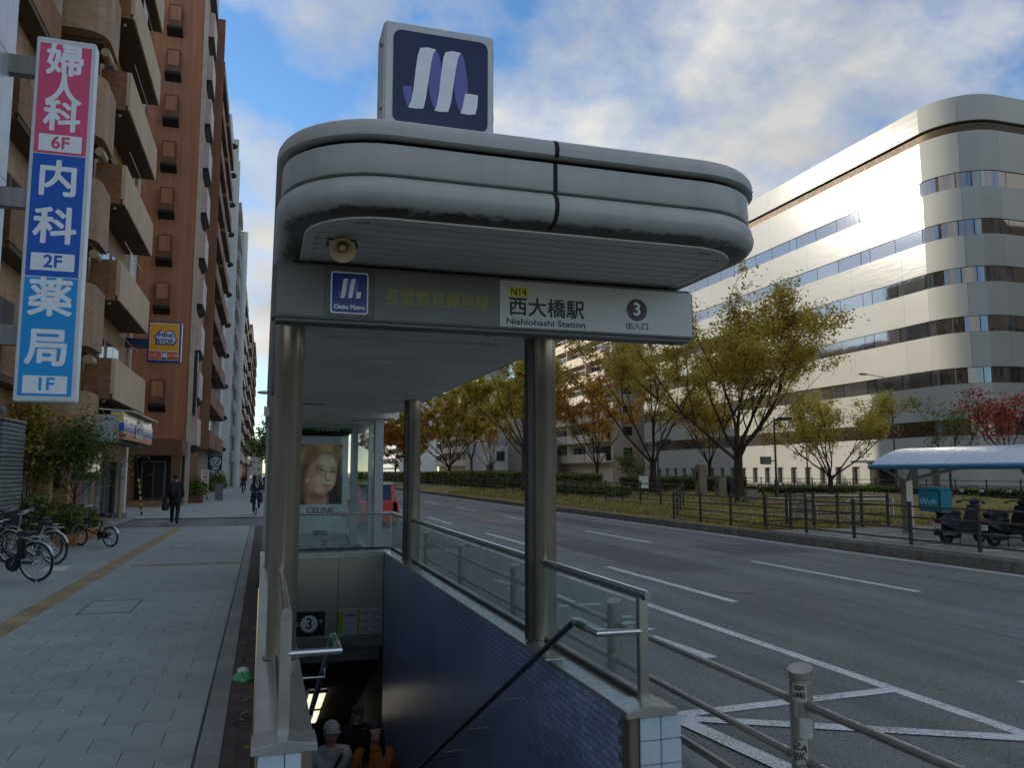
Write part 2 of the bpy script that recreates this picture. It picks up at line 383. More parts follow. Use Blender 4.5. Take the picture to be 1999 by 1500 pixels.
# kerb strip, dark brick strip
kb = MB().box(-0.075, 0.075, -0.297, 0.297, -0.004, 0.004).mesh('edge_stone', M_CONC, bevel=0.002)
for i in range(41): link('edge_stone', kb, side, (-0.285, 4.9 + i * 0.6, 0.0))
bk = MB().box(-0.044, 0.044, -0.097, 0.097, -0.004, 0.001).mesh('brick', M_PAVEBRICK)
for i in range(124):
    for j in range(2):
        if i < 75: link('brick', bk, side, (-0.158 + j * 0.092, 4.7 + i * 0.2 + 0.1 * j, rnd.uniform(-.0015, .0015)))
br = MB()
for i in range(75, 123):
    for j in range(2):
        st = len(br.v); br.box(-0.044, 0.044, -0.097, 0.097, -0.004, 0.001); br.xf(Matrix.Translation((-0.158 + j * 0.092, 4.7 + i * 0.2, 0)), st)
tag(br.obj('brick_strip', M_PAVEBRICK, side), kind='stuff')
# tactile guiding blocks
def tactile():
    mb = MB().box(-0.148, 0.148, -0.148, 0.148, -0.002, 0.003)
    for k in range(4): mb.box(-0.115 + k * 0.0767 - 0.014, -0.115 + k * 0.0767 + 0.014, -0.135, 0.135, 0.003, 0.007)
    return mb.mesh('tactile_block', M_TACT)
tm = tactile()
for i in range(80):
    yy = 5.2 + i * 0.3; link('tactile_block', tm, side, (-2.90 + (yy - 10.8) * 0.0135, yy, 0.0))
for i in range(7):
    o = link('tactile_block', tm, side, (-2.3 + i * 0.3, 17.6, 0.0)); o.rotation_euler = (0, 0, R(90))
def cover(x0, x1, y0, y1):
    c = MB().box(x0 + .02, x1 - .02, y0 + .03, y1 - .03, -.002, .0035).obj('access_cover', M_TILE, side)
    f = MB()
    for a in ((x0, x1, y0, y0 + .014), (x0, x1, y1 - .014, y1), (x0, x0 + .014, y0 + .014, y1 - .014), (x1 - .014, x1, y0 + .014, y1 - .014)): f.box(*a, -.001, .0045)
    f.obj('frame', M_DKMETAL, c)
cover(-2.28, -1.62, 11.87, 13.0); cover(-2.13, -1.58, 21.3, 22.5)
MB().box(-3.95, -3.55, 17.2, 18.0, -.002, .004).obj('pale_stone_slab', M_WHITE, side)
# strip and kerb beside the road
MB().box(HX1 + .001, 2.795, 4.3, 29.4, -0.004, 0.0).obj('roadside_strip', M_CONC, side)
kb2 = MB().box(-0.065, 0.065, -0.298, 0.298, -0.16, 0.003).mesh('kerb_stone', M_CURB, bevel=0.008)
for i in range(40): link('kerb_stone', kb2, side, (2.865, 3.2 + i * 0.6, 0))
kb3 = MB().box(-0.065, 0.065, -30, 30, -0.16, 0.003).mesh('kerb_run', M_CURB)
for i in range(4): link('kerb_run', kb3, far_side, (2.865, 65 + i * 60.0, 0))

# road markings
def mark(name, pts, m=None, z=-0.116):
    return MB().add([(x, y, z) for x, y in pts], [tuple(range(len(pts)))]).obj(name, m or M_LINE, road, fix=False)
def stripe(name, a, b, w, m=None, z=-0.116):
    a = Vector(a); b = Vector(b); d = (b - a).normalized(); n = Vector((-d.y, d.x)) * w / 2
    return mark(name, [tuple(a - n), tuple(b - n), tuple(b + n), tuple(a + n)], m, z)
mark('edge_line', [(5.47, -10), (5.62, -10), (5.62, 300), (5.47, 300)])
mark('edge_line', [(13.72, -10), (13.87, -10), (13.87, 300), (13.72, 300)])
for i in range(16):
    y0 = 1.3 + i * 9.6
    mark('lane_dash', [(6.85, y0), (7.0, y0), (7.0, y0 + 4.75), (6.85, y0 + 4.75)])
    mark('lane_dash', [(10.33, y0), (10.48, y0), (10.48, y0 + 4.75), (10.33, y0 + 4.75)])
stripe('hatch_line', (3.22, 6.05), (5.5, 6.15), 0.15, z=-.113); stripe('hatch_line', (3.22, 5.98), (5.5, 4.75), 0.15, z=-.110); stripe('hatch_line', (3.22, 6.0), (3.45, 4.3), 0.16, z=-.107)
stripe('hatch_line', (3.3, 4.3), (5.5, 2.6), 0.15)
for a, b, w in (((4.62, 7.75), (4.5, 8.95), .17), ((4.4, 9.3), (4.75, 9.4), .16), ((4.3, 9.75), (4.72, 9.85), .16), ((4.35, 10.2), (4.9, 10.25), .16), ((4.1, 9.2), (4.1, 10.4), .14),
                ((4.2, 11.3), (4.9, 11.35), .16), ((4.55, 11.6), (4.55, 12.6), .16), ((4.1, 11.9), (4.3, 12.7), .14), ((4.0, 13.2), (4.9, 13.2), .16), ((4.3, 13.5), (4.1, 14.4), .15), ((4.7, 13.6), (4.85, 14.5), .15), ((3.5, 10.6), (3.9, 11.3), .14)):
    stripe('lettering_stroke', a, b, w)
for a, b, w in (((8.3, 31.0), (9.3, 30.4), .5), ((8.6, 32.8), (8.9, 29.2), .45), ((9.1, 28.9), (9.6, 28.3), .3), ((7.9, 33.3), (8.5, 32.9), .3), ((11.5, 50), (12.5, 48.6), .6), ((11.9, 51.5), (12.1, 47), .4)):
    stripe('faded_mark', a, b, w, M_ORANGE, z=-0.112 + rnd.uniform(0, .003))
M_PATCH = mat('asphalt_patch', lin(104, 102, 98), .85, var=.2, vs=.6, fine=.35, fs=70, bump=.8, bs=75, bd=.01); M_TAR = plain('tar_seam', lin(62, 60, 58), .6)
for x0, x1, y0, y1 in ((7.6, 9.1, 14.5, 22.0), (10.9, 13.2, 17, 19.4), (11.2, 12.6, 26, 40), (8.2, 9.6, 4.6, 7.2)): MB().box(x0, x1, y0, y1, -.121, -.1185).obj('asphalt_patch', M_PATCH, road)
for x, y0, y1 in ((8.62, -4, 60), (12.1, -2, 80)):
    sm = MB(); rs_ = random.Random(int(x)); px_ = x
    yq = y0
    while yq < y1:
        nx_ = x + rs_.uniform(-.03, .03); sm.sheet((px_ - .012, yq, -.1172), (px_ + .012, yq, -.1172), (nx_ + .012, yq + .6, -.1172), (nx_ - .012, yq + .6, -.1172)); px_ = nx_; yq += .6
    sm.obj('tar_seam', M_TAR, road, fix=False)
mh = MB().lathe([(0.0, -.118), (0.31, -.118), (0.31, -.114), (0.285, -.113), (0.28, -.1155), (0.0, -.1155)], (7.63, 11.96, 0), 32)
mho = mh.obj('manhole_cover', mat('cast_iron', lin(116, 112, 104), 0.6, 0.3, var=0.3, fine=0.3, fs=60), road)

# median kerb and park ground
kb4 = MB().box(-0.09, 0.09, -0.997, 0.997, -0.18, 0.10).mesh('kerb_stone', M_CURB, bevel=0.012)
M_GRASS = NT('park_turf'); M_GRASS.set(Roughness=0.95)
_g = M_GRASS.ramp(M_GRASS.noise(9, 5, 0.75), [(0.3, lin(110, 108, 50)), (0.55, lin(156, 142, 68)), (0.75, lin(190, 164, 88))])
_d = M_GRASS.ramp(M_GRASS.noise(14, 4, 0.7), [(0.3, lin(112, 92, 70)), (0.7, lin(156, 134, 106))])
M_GRASS.col(M_GRASS.mix(M_GRASS.ramp(M_GRASS.noise(0.28, 5, 0.65), [(0.47, G(0)), (0.58, G(1))]), _g, _d)); M_GRASS.bump(M_GRASS.noise(40, 4, 0.8), 0.9, 0.04); M_GRASS = M_GRASS.m
pg = MB(); NXg, NYg = 44, 120
def park_z(x, y):
    if x < 21.7 and y < 20.4: return 0.07
    b = 0.09 + min(max((x - 14.3) / 3.0, 0), 1) * 0.12 + (0.25 * min(max((x - 14.3) / 2.6, 0), 1) * min(max((y - 30) / 8, 0), 1) if x < 40 else 0)
    return b + 0.03 * math.sin(x * 1.3 + y * 0.7) * min(max((x - 14.6) / 3, 0), 1)
for j in range(NYg + 1):
    yy = 4 + (j / NYg) ** 1.6 * 230
    for i in range(NXg + 1):
        xx = 14.27 + (i / NXg) ** 1.4 * 31; pg.v.append(Vector((xx, yy, park_z(xx, yy))))
for j in range(NYg):
    for i in range(NXg): a = j * (NXg + 1) + i; pg.face((a, a + 1, a + NXg + 2, a + NXg + 1))
park = struct(pg, 'park_ground', M_GRASS, fix=False, smooth=True)
for i in range(60): link('kerb_stone', kb4, park, (14.18, 5 + i * 2.0, 0))
kb5 = MB().box(-0.09, 0.09, -60, 60, -0.18, 0.10).mesh('kerb_run', M_CURB); link('kerb_run', kb5, park, (14.18, 184, 0)); link('kerb_run', kb5, park, (14.18, 304.2, 0))
struct(MB().box(14.3, 21.5, 2, 20.6, 0.0, 0.30), 'parking_pad', mat('pale_pad_concrete', lin(150, 146, 136), 0.85, var=0.3, vs=0.8, fine=0.2, fs=30, bump=0.2)).location.z = -0.16
for k in range(6): MB().box(14.9, 16.9, 18.2 - k * 1.45, 18.3 - k * 1.45, 0.135, 0.144).obj('bay_line', M_LINE, bpy.data.objects['parking_pad']).location.z = 0.16
# turf blades (uncountable)
M_BLADE = leaf_mat('grass_blade', [(0, lin(116, 116, 52)), (0.5, lin(160, 148, 70)), (1, lin(200, 174, 96))], 0.3)
gb = MB(); gr = random.Random(3)
for k in range(26000):
    x = 14.6 + gr.random() ** 1.3 * 17; y = 20.8 + gr.random() ** 1.5 * 45
    if math.sin(x * 0.9) + math.cos(y * 0.6 + x * 0.3) < -0.3: continue
    z = park_z(x, y); a = gr.random() * 6.28; h = gr.uniform(.05, .16); w = .012 + .0006 * y
    dxx, dyy = math.cos(a) * w, math.sin(a) * w
    gb.add([(x - dxx, y - dyy, z - .01), (x + dxx, y + dyy, z - .01), (x + gr.uniform(-.05, .05), y + gr.uniform(-.05, .05), z + h)], [(0, 1, 2)])
tag(gb.obj('grass', M_BLADE, fix=False), 'short yellow green grass growing in the park behind the brown fence', 'grass', kind='stuff')
# ---------------------------------------------------------------- subway entrance
M_FASC = NT('canopy_enamel'); M_FASC.set(Roughness=0.36)
_v = M_FASC.mix(1.0, lin(172, 170, 164), M_FASC.ramp(M_FASC.noise(1.1, 4), [(0.3, G(0.9)), (0.7, G(1.03))]), 'MULTIPLY')
_v = M_FASC.mix(1.0, _v, M_FASC.ramp(M_FASC.noise(1.0, 5, 0.65, M_FASC.mapped((9, 9, 0.5))), [(0.36, G(0.91)), (0.55, G(1.0))]), 'MULTIPLY')
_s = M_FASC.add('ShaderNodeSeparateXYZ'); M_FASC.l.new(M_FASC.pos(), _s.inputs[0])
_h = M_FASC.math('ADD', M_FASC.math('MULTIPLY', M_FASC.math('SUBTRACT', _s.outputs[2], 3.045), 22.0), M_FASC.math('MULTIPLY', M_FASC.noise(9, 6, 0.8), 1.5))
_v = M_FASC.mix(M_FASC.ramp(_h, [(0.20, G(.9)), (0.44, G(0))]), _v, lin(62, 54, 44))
M_FASC.col(_v); M_FASC = M_FASC.m
M_SOFF = mat('soffit_board_paint', lin(222, 216, 206), 0.5, var=0.12, vs=0.8, fine=0.08, rv=0.05)
M_PILLAR = mat('pillar_steel', lin(172, 160, 142), 0.3, 0.8, var=0.14, vs=1.2, fine=0.07, fs=25, streak=0.15)
M_COPING = mat('coping_steel', lin(198, 198, 194), 0.3, 0.75, var=0.16, vs=2.2, fine=0.1, fs=20)
M_GLASSR = glass_mat('railing_glass', (0.90, 0.95, 0.925, 1), 0.03, 0.2)
M_CLEAR = glass_mat('shelter_glass', (0.93, 0.97, 0.96, 1), 0.02, 0.0)
M_MOSAIC = mat('blue_mosaic_tile', lin(146, 156, 186), 0.28, var=0.2, vs=0.9, fine=0.0, fs=18, rv=0.2, spec=0.7)
M_GROUT = mat('dark_grout', lin(86, 90, 102), 0.8)
M_PALETILE = mat('pale_blue_tile', lin(186, 200, 208), 0.25, var=0.1, fine=0.08, rv=0.07)
M_GROUT2 = mat('tile_grout', lin(150, 132, 116), 0.85)
M_STEP = mat('granite_step', lin(112, 110, 106), 0.7, var=0.2, fine=0.25, fs=70)
M_TUNNEL = mat('tunnel_plaster', lin(80, 78, 76), 0.8)
M_PANELST = mat('stainless_wall_panel', lin(186, 176, 162), 0.32, 0.7, var=0.12, vs=0.8, fine=0.0)

ent = thing('subway_entrance', 'grey subway stair entrance with rounded white canopy on steel pillars and glass railings', 'subway entrance', (1.2, 9.7, 0))
# --- canopy
RX0, RX1, RY0, RY1 = 0.10, 2.50, 3.50, 15.85
def ring_at(off, z, rad=0.42):
    return [(x, y, z) for x, y in round_rect(RX0 - off, RX1 + off, RY0 - off, RY1 + off, rad + off, 10)]
def sweep(name, prof, m, parent): return MB().loft([ring_at(o, z) for o, z in prof], cap=False).obj(name, m, parent, smooth=True)
arc = lambda cx, cz, r, a0, a1, n: [(cx + r * math.cos(R(a0 + (a1 - a0) * k / n)), cz + r * math.sin(R(a0 + (a1 - a0) * k / n))) for k in range(n + 1)]
low_prof = [(-0.06, 3.0), (-0.045, 3.012)] + arc(0.006, 3.096, 0.077, -84, 62, 8) + [(0.03, 3.170)]
band_prof = [(0.03, 3.172), (0.054, 3.175), (0.058, 3.181), (0.058, 3.310), (0.04, 3.315), (-0.02, 3.316)]
lip_prof = [(0.03, 3.336), (0.070, 3.334), (0.083, 3.343), (0.086, 3.362)] + arc(0.02, 3.368, 0.066, 10, 80, 5) + [(-0.25, 3.455)]
canopy = MB().loft([ring_at(-.03, 3.03), ring_at(-.03, 3.39)]).obj('canopy', M_SHADOWGAP, ent)
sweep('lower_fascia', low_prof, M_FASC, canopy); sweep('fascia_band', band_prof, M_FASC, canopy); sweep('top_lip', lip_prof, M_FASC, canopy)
MB().loft([ring_at(-0.018, 3.295), ring_at(-0.018, 3.345)], cap=False).obj('recess', M_SHADOWGAP, canopy)  # ring coloured dark for the shade in the gap under the lip
MB().add([(p[0], p[1], 3.455) for p in ring_at(-0.25, 0)], [tuple(range(44))]).obj('roof_sheet', M_FASC, canopy, fix=False)
for seam_y, sx in ((RY0, 1.28),):                 # the joint down the front
    for pr in (low_prof[1:], band_prof[1:-1], lip_prof[1:-1]):
        j = MB()
        for (o1, z1), (o2, z2) in zip(pr[:-1], pr[1:]):
            e = 0.0015; j.sheet((sx - .011, RY0 - o1 - e, z1), (sx + .011, RY0 - o1 - e, z1), (sx + .011, RY0 - o2 - e, z2), (sx - .011, RY0 - o2 - e, z2))
        j.obj('joint', M_SHADOWGAP, canopy, fix=False)
bd = MB().box(RX0 + .065, RX1 - .065, -0.043, 0.043, 0, 0.012).mesh('soffit_board', M_SOFF)
for i in range(122):
    yy = RY0 + .115 + i * 0.1; dd = max(0.0, yy - .043 - (RY0 + .06))
    if dd < .36:
        ins = .07 + .36 - math.sqrt(max(0, .36 ** 2 - (.36 - dd) ** 2))
        link('soffit_board', MB().box(RX0 + ins, RX1 - ins, -0.043, 0.043, 0, 0.012).mesh('soffit_board', M_SOFF), canopy, (0, yy, 3.004))
    else: link('soffit_board', bd, canopy, (0, yy, 3.004))
MB().loft([ring_at(-.052, 3.0065), ring_at(-.054, 2.999), ring_at(-.105, 2.999), ring_at(-.105, 3.0042)], cap=False).obj('soffit_trim', M_SOFF, canopy)
for yy in (6.9, 9.6, 12.3):
    boxo('ceiling_light_tray', M_SOFF, canopy, 0.45, 2.0, yy, yy + .22, 2.985, 3.003)
MB().lathe([(0.0, 2.985), (0.10, 2.985), (0.115, 3.002), (0.0, 3.002)], (1.15, 8.3, 0), 20).obj('smoke_detector', M_WHITE, canopy)
boxo('hatch', M_SHADOWGAP, canopy, .45, .95, 13.9, 14.2, 2.992, 3.003); boxo('hatch_door', M_SOFF, canopy, .47, .93, 13.93, 14.17, 2.988, 2.9915)
# --- pillars
for x, y in ((0.17, 6.53), (2.30, 6.53), (0.17, 12.8), (2.30, 12.8)):
    p = MB().lathe([(0.110, 0.448), (0.110, 2.62), (0.1115, 2.622), (0.1115, 3.01)], (x, y, 0), 28).obj('pillar', M_PILLAR, ent, smooth=True)
    MB().lathe([(0.135, 0.449), (0.135, 0.455), (0.112, 0.462), (0.112, 0.47)], (x, y, 0), 28).obj('base_ring', M_STEEL, p)
    if x > 1: boxo('cable_duct', M_DKMETAL, p, x - .152, x - .100, y - .05, y + .05, .452, 3.0)
# --- stairwell walls, coping, piers
SB = -7.0
wl_ = boxo('side_wall', M_GROUT, ent, 0.02, 0.29, 4.52, 15.18, SB, 0.40); wr_ = boxo('side_wall', M_GROUT, ent, 2.12, 2.39, 4.52, 15.18, SB, 0.40)
def coping(x0, x1):
    prof = [(x0, .402), (x1, .402), (x1, .435), ((x0 + x1) / 2, .452), (x0, .435)]
    c = MB().prism(prof, 4.72, 14.6, 'Y').obj('coping', M_COPING, ent)
    prof2 = [(x0 - .012, .398), (x1 + .012, .398), (x1 + .012, .437), ((x0 + x1) / 2, .462), (x0 - .012, .437)]
    MB().prism(prof2, 4.475, 4.715, 'Y').obj('coping_end', M_COPING, c, bevel=0.004)
    for yy in (7.6, 10.2, 12.9): boxo('joint', M_SHADOWGAP, c, x0 - .001, x1 + .001, yy, yy + .006, .41, .436)
coping(-0.005, 0.305); coping(2.105, 2.415)
bc = MB().prism([(14.6, .402), (15.2, .402), (15.2, .435), (14.9, .452), (14.6, .435)], -0.005, 2.415, 'X').obj('coping', M_COPING, ent)
boxo('joint', M_SHADOWGAP, bc, 1.33, 1.336, 14.598, 15.0, .405, .448)
pt = MB().box(-.066, .066, 0, .012, -.066, .066).mesh('tile', M_PALETILE, bevel=0.004)
for side_s, x0 in ((0, 0.02), (1, 2.19)):
    pier = boxo('pier', M_GROUT2, ent, x0 - .002, x0 + .272 - .07 + .002, 4.506, 4.53, -.15, .398)
    for c in range(2 if side_s == 0 else 2):
        for r_ in range(3): link('tile', pt, pier, (x0 + .066 + c * .138 - .002, 4.494, .325 - r_ * .138))
    tx = x0 + .212 if side_s == 0 else x0 - .075
    boxo('trim_post', M_PILLAR, ent, tx, tx + .06, 4.49, 4.6, -.15, .398, bevel=.006)
# blue mosaic on both inner walls; the nearest ones on the right wall as pieces
TW, TH_ = 0.098, 0.048
mt_ = MB().box(0, .006, -TW / 2 + .0042, TW / 2 - .0042, -TH_ / 2 + .0042, TH_ / 2 - .0042).mesh('mosaic_tile', M_MOSAIC)
def mosaic(wall, xf, sgn, nobj):
    mb = MB(); n = 0
    for j in range(90):
        z = 0.375 - j * TH_
        for i in range(102):
            y = 4.66 + i * TW + (TW / 2 if j % 2 else 0)
            if y > 14.55: continue
            floor_z = -max(0, (y - 4.75)) * 0.59 - 0.2
            if z < floor_z - 0.3: continue
            if nobj and j < 17 and i < 18 and n < 300:
                link('mosaic_tile', mt_, wall, (xf - (0.006 if sgn < 0 else 0) + 0.0, y, z)); n += 1
            else:
                x1, x2 = (xf - .006, xf) if sgn < 0 else (xf, xf + .006)
                mb.box(x1, x2, y - TW / 2 + .0042, y + TW / 2 - .0042, z - TH_ / 2 + .0042, z + TH_ / 2 - .0042)
    tag(mb.obj('mosaic_field', M_MOSAIC, wall, fix=False), kind='stuff')
mosaic(wr_, 2.12, -1, True); mosaic(wl_, 0.29, 1, False)
# --- steps and tunnel
yy, zz = 4.75, 0.0
boxo('top_landing', M_STEP, ent, .29, 2.12, 4.3, 4.75, -.3, .002)
for i in range(34):
    if i == 16: boxo('landing', M_STEP, ent, .29, 2.12, yy, yy + 1.3, zz - .5, zz); yy += 1.3
    zz -= .165; st = boxo('step', M_STEP, ent, .29, 2.12, yy, yy + .28, zz - .4, zz)
    boxo('nosing', M_BLACK, st, .30, 2.11, yy + .235, yy + .272, zz, zz + .004)
    yy += .28
boxo('tunnel_floor', M_STEP, ent, .29, 2.12, yy, 34, zz - .4, zz)
for x0, x1 in ((.0, .29), (2.12, 2.4)): boxo('tunnel_wall', M_GROUT, ent, x0, x1, 15.19, 34, -9, -1.2)
boxo('tunnel_end', M_TUNNEL, ent, .0, 2.4, 34.01, 34.2, -9, -1)
MB().prism([(15.03, -1.52), (20.0, -4.0), (34, -4.4), (34, -4.2), (20, -3.8), (15.03, -1.3)], .29, 2.12, 'X').obj('tunnel_ceiling', M_TUNNEL, ent)
# --- back wall
bw = boxo('back_wall', M_GROUT, ent, .29, 2.12, 14.66, 15.0, -1.2, .40)
for x0, x1 in ((.295, 1.318), (1.326, 2.115)): boxo('steel_panel', M_PANELST, bw, x0, x1, 14.63, 14.655, -1.0, .34, bevel=.003)
boxo('head_rail', M_COPING, bw, .295, 2.115, 14.60, 14.655, .345, .398)
boxo('ledge', M_STEEL, bw, .295, 2.115, 14.56, 14.655, -1.07, -1.003); boxo('lower_panel', M_PANELST, bw, .295, 2.115, 14.635, 14.655, -1.2, -1.075)
boxo('lintel', M_PANELST, bw, .295, 2.115, 15.01, 15.2, -1.52, -1.15)
# --- railings
def railing(x):
    rl = MB().tube([(x, 4.53, 1.1), (x, 14.92, 1.1)], .027, 14).obj('rail', M_STEELB, ent, smooth=True)
    boxo('post', M_STEEL, ent, x - .03, x + .03, 4.60, 4.65, .445, 1.08, bevel=.004)
    boxo('rail_plate', M_STEEL, rl, x - .012, x + .012, 4.6, 14.9, 1.06, 1.079)
    for a, b in ((4.66, 6.40), (6.66, 8.485), (8.50, 10.355), (10.37, 12.66), (12.94, 14.86)):
        g = boxo('glass_pane', M_GLASSR, ent, x - .005, x + .005, a, b, .485, 1.062)
        boxo('shoe', M_DKMETAL, g, x - .016, x + .016, a, b, .444, .487)
    for y in (8.4925, 10.3625): boxo('mullion', M_STEEL, ent, x - .007, x + .007, y - .006, y + .006, .45, 1.065)
railing(2.275); railing(0.145)
rr = MB().tube([(0.145, 14.92, 1.1), (2.275, 14.92, 1.1)], .027, 14).obj('rail', M_STEELB, ent, smooth=True)
for a, b in ((.17, 1.0), (1.01, 1.78), (1.79, 2.25)):
    g = boxo('glass_pane', M_GLASSR, ent, a, b, 14.915, 14.925, .485, 1.07); boxo('shoe', M_DKMETAL, g, a, b, 14.905, 14.935, .444, .487)
boxo('post', M_STEEL, ent, 2.26, 2.29, 14.9, 14.93, .44, 1.08)

# stair handrails
def handrail(sx, wx, label):
    h = thing('handrail', label, 'handrail', (sx, 4.6, 0), group='stair handrails')
    pts = [(wx, 4.62, .87), (sx, 4.62, .87), (sx, 5.03, .87)]
    y = 5.03
    while y < 11.2: y += .6; pts.append((sx, y, .87 - (y - 5.03) * .51))
    r0 = MB().tube(pts[:3], .022, 12).obj('bright_end', M_STEELB, h, smooth=True)
    MB().tube(pts[2:], .022, 12).obj('rail', mat('worn_handrail', lin(86, 88, 96), 0.35, 0.6), h, smooth=True)
    MB().tube([(sx, 4.80, .87), (sx, 4.96, .87)], .0245, 12).obj('green_grip', plain('green_plastic', lin(44, 92, 54), .5), h, smooth=True)
    for y in (5.6, 6.7, 7.8, 8.9, 10.0):
        z = .87 - (y - 5.03) * .51 - .02
        d = -1 if sx > 1 else 1
        MB().tube([(sx, y, z), (sx, y, z - .06), (sx - d * .14, y, z - .06)], .008, 8).obj('bracket', M_STEELB, h)
handrail(1.98, 2.26, 'dark steel handrail with bright bent end running down the right stair wall')
handrail(0.43, 0.16, 'steel handrail with bright bent end on the left side of the stairs')
# lamps inside the tunnel
for k, (y0, y1) in enumerate(((16.9, 18.3), (18.4, 19.7))):
    z0 = -1.52 - (y0 - 15.03) * .499 - .02; z1 = -1.52 - (y1 - 15.03) * .499 - .02
    l = thing('tunnel_lamp', ['upper lit fluorescent lamp on the sloping tunnel ceiling', 'lower lit fluorescent lamp on the sloping tunnel ceiling'][k], 'lamp', (1.2, y0, z0), group='fluorescent lamps over the stairs')
    MB().add([(1.05, y0, z0 - .05), (1.33, y0, z0 - .05), (1.33, y1, z1 - .05), (1.05, y1, z1 - .05), (1.02, y0, z0), (1.36, y0, z0), (1.36, y1, z1), (1.02, y1, z1)], [(0, 1, 2, 3), (4, 5, 6, 7), (0, 1, 5, 4), (1, 2, 6, 5), (2, 3, 7, 6), (3, 0, 4, 7)]).obj('diffuser', plain('lit_diffuser', (1.0, 0.93, 0.68, 1), .5, emit=0.55), l)
    MB().add([(1.0, y0 - .03, z0 + .003), (1.38, y0 - .03, z0 + .003), (1.38, y0 - .005, z0 + .003), (1.0, y0 - .005, z0 + .003), (1.0, y0 - .03, z0 - .06), (1.38, y0 - .03, z0 - .06), (1.38, y0 - .005, z0 - .06), (1.0, y0 - .005, z0 - .06)], [(0, 1, 2, 3), (4, 5, 6, 7), (0, 1, 5, 4), (1, 2, 6, 5), (2, 3, 7, 6), (3, 0, 4, 7)]).obj('end_cap', M_STEEL, l)

# --- logo polygons, unit square
def logo_uv(pts):
    r = []
    for x, y in pts:
        yt = 105 + .16 * (x - 540); yb = 450 + .15 * (x - 540); r.append(((x - 540) / 365, (yb - y) / (yb - yt)))
    return r
LOGO_W = [[(640, 180), (668, 178), (700, 186), (690, 205), (683, 235), (674, 300), (664, 370), (655, 408), (627, 407), (598, 402), (608, 380), (616, 340), (625, 255), (632, 205)],
          [(738, 196), (766, 193), (797, 199), (787, 220), (780, 250), (770, 320), (760, 390), (750, 422), (722, 421), (697, 416), (706, 395), (714, 350), (723, 265), (730, 215)],
          [(815, 354), (840, 357), (866, 362), (863, 405), (856, 434), (826, 434), (797, 428), (806, 405)]]
LOGO_P = [[(577, 320), (612, 324), (610, 360), (600, 400), (590, 385), (581, 355)],
          [(700, 187), (712, 205), (720, 240), (723, 266), (716, 325), (708, 385), (698, 408), (686, 385), (677, 345), (674, 305), (682, 240), (690, 208)],
          [(797, 200), (808, 215), (817, 255), (824, 310), (827, 353), (814, 353), (808, 395), (799, 424), (786, 405), (776, 365), (771, 320), (780, 250), (788, 222)]]
M_LWHITE = plain('logo_white', lin(225, 228, 232), .4); M_LPURP = plain('logo_violet', lin(98, 98, 168), .4); M_NAVY = plain('logo_navy', lin(28, 31, 72), .3)
def logo(parent, x0, x1, z0, z1, y):
    T = lambda pl: [(x0 + u * (x1 - x0), z0 + v * (z1 - z0)) for u, v in logo_uv(pl)]
    for p in LOGO_P: panel_y('emblem_fold', M_LPURP, parent, T(p), y, .0012)
    for p in LOGO_W: panel_y('emblem_stroke', M_LWHITE, parent, T(p), y, .0024)
tw = thing('logo_tower', 'square navy sign with white folded ribbon emblem standing on the canopy roof', 'sign', (.94, 4.6, 3.46))
boxo('casing', mat('sign_casing', lin(196, 198, 196), .4, var=.1, streak=.12), tw, .60, 1.275, 4.5, 4.78, 3.46, 4.525, bevel=.012)
fp = panel_y('face', M_NAVY, tw, round_rect(.655, 1.235, 3.90, 4.475, .05), 4.4995)
logo(fp, .655, 1.235, 3.90, 4.475, 4.496)
for z in (4.40, 4.0):
    for x in (.588, 1.276): boxo('hinge', M_STEEL, tw, x, x + .012, 4.55, 4.6, z, z + .05)

# hanging station sign
sg = thing('station_sign', 'long white illuminated style station name sign hanging under the canopy front', 'sign', (1.28, 4.47, 2.66))
M_SIGNW = mat('sign_acrylic_white', lin(190, 187, 180), .3, var=.06, fine=.04); M_SIGNG = mat('sign_acrylic_grey', lin(104, 102, 95), .35, var=.12, fine=.06)
M_INK = plain('sign_ink', lin(38, 34, 32), .5); M_FADE = plain('faded_yellow_ink', lin(146, 142, 70), .5); M_YEL = plain('line_yellow', lin(206, 198, 58), .5)
M_CASE = mat('sign_case_grey', lin(96, 94, 90), .45, .3, var=.12)
boxo('case', M_CASE, sg, .015, 2.555, 4.385, 4.56, 2.66, 2.985, bevel=.02)
boxo('hanger_beam', M_SHADOWGAP, sg, .12, 2.45, 4.42, 4.54, 2.986, 3.002)
FY = 4.3835
for nm, m, a, b in (('face_panel', M_SIGNG, .035, .285), ('face_panel', plain('dark_panel', lin(84, 84, 82), .4), .287, .553), ('face_panel', M_SIGNG, .555, 1.278), ('face_panel', M_SIGNW, 1.28, 2.535)):
    panel_y(nm, m, sg, round_rect(a, b, 2.69, 2.965, .004), FY, .004)
lg = panel_y('emblem_border', M_LWHITE, sg, round_rect(.318, .522, 2.712, 2.945, .016), FY - .0042, .0015)
lf = panel_y('emblem_face', plain('logo_blue', lin(30, 44, 128), .3), lg, round_rect(.326, .514, 2.720, 2.937, .012), FY - .0058, .0015)
logo(lf, .345, .498, 2.772, 2.932, FY - .0074)
text('Osaka Metro', .036, M_LWHITE, lf, (.42, FY - .0088, 2.748), bold=.0011, fit=.165)
text('長堀鶴見緑地線', .098, M_FADE, sg, (.915, FY - .0046, 2.815), bold=.0014, fit=.60)
ny = panel_y('number_plate', M_YEL, sg, round_rect(1.335, 1.455, 2.868, 2.928, .003), FY - .0042, .001)
text('N14', .062, M_INK, ny, (1.395, FY - .0056, 2.898), bold=.0006, fit=.095)
text('西大橋駅', .118, M_INK, sg, (1.572, FY - .0046, 2.806), bold=.0022, fit=.47)
text('Nishiohashi Station', .05, M_INK, sg, (1.567, FY - .0046, 2.722), bold=.0009, fit=.49)
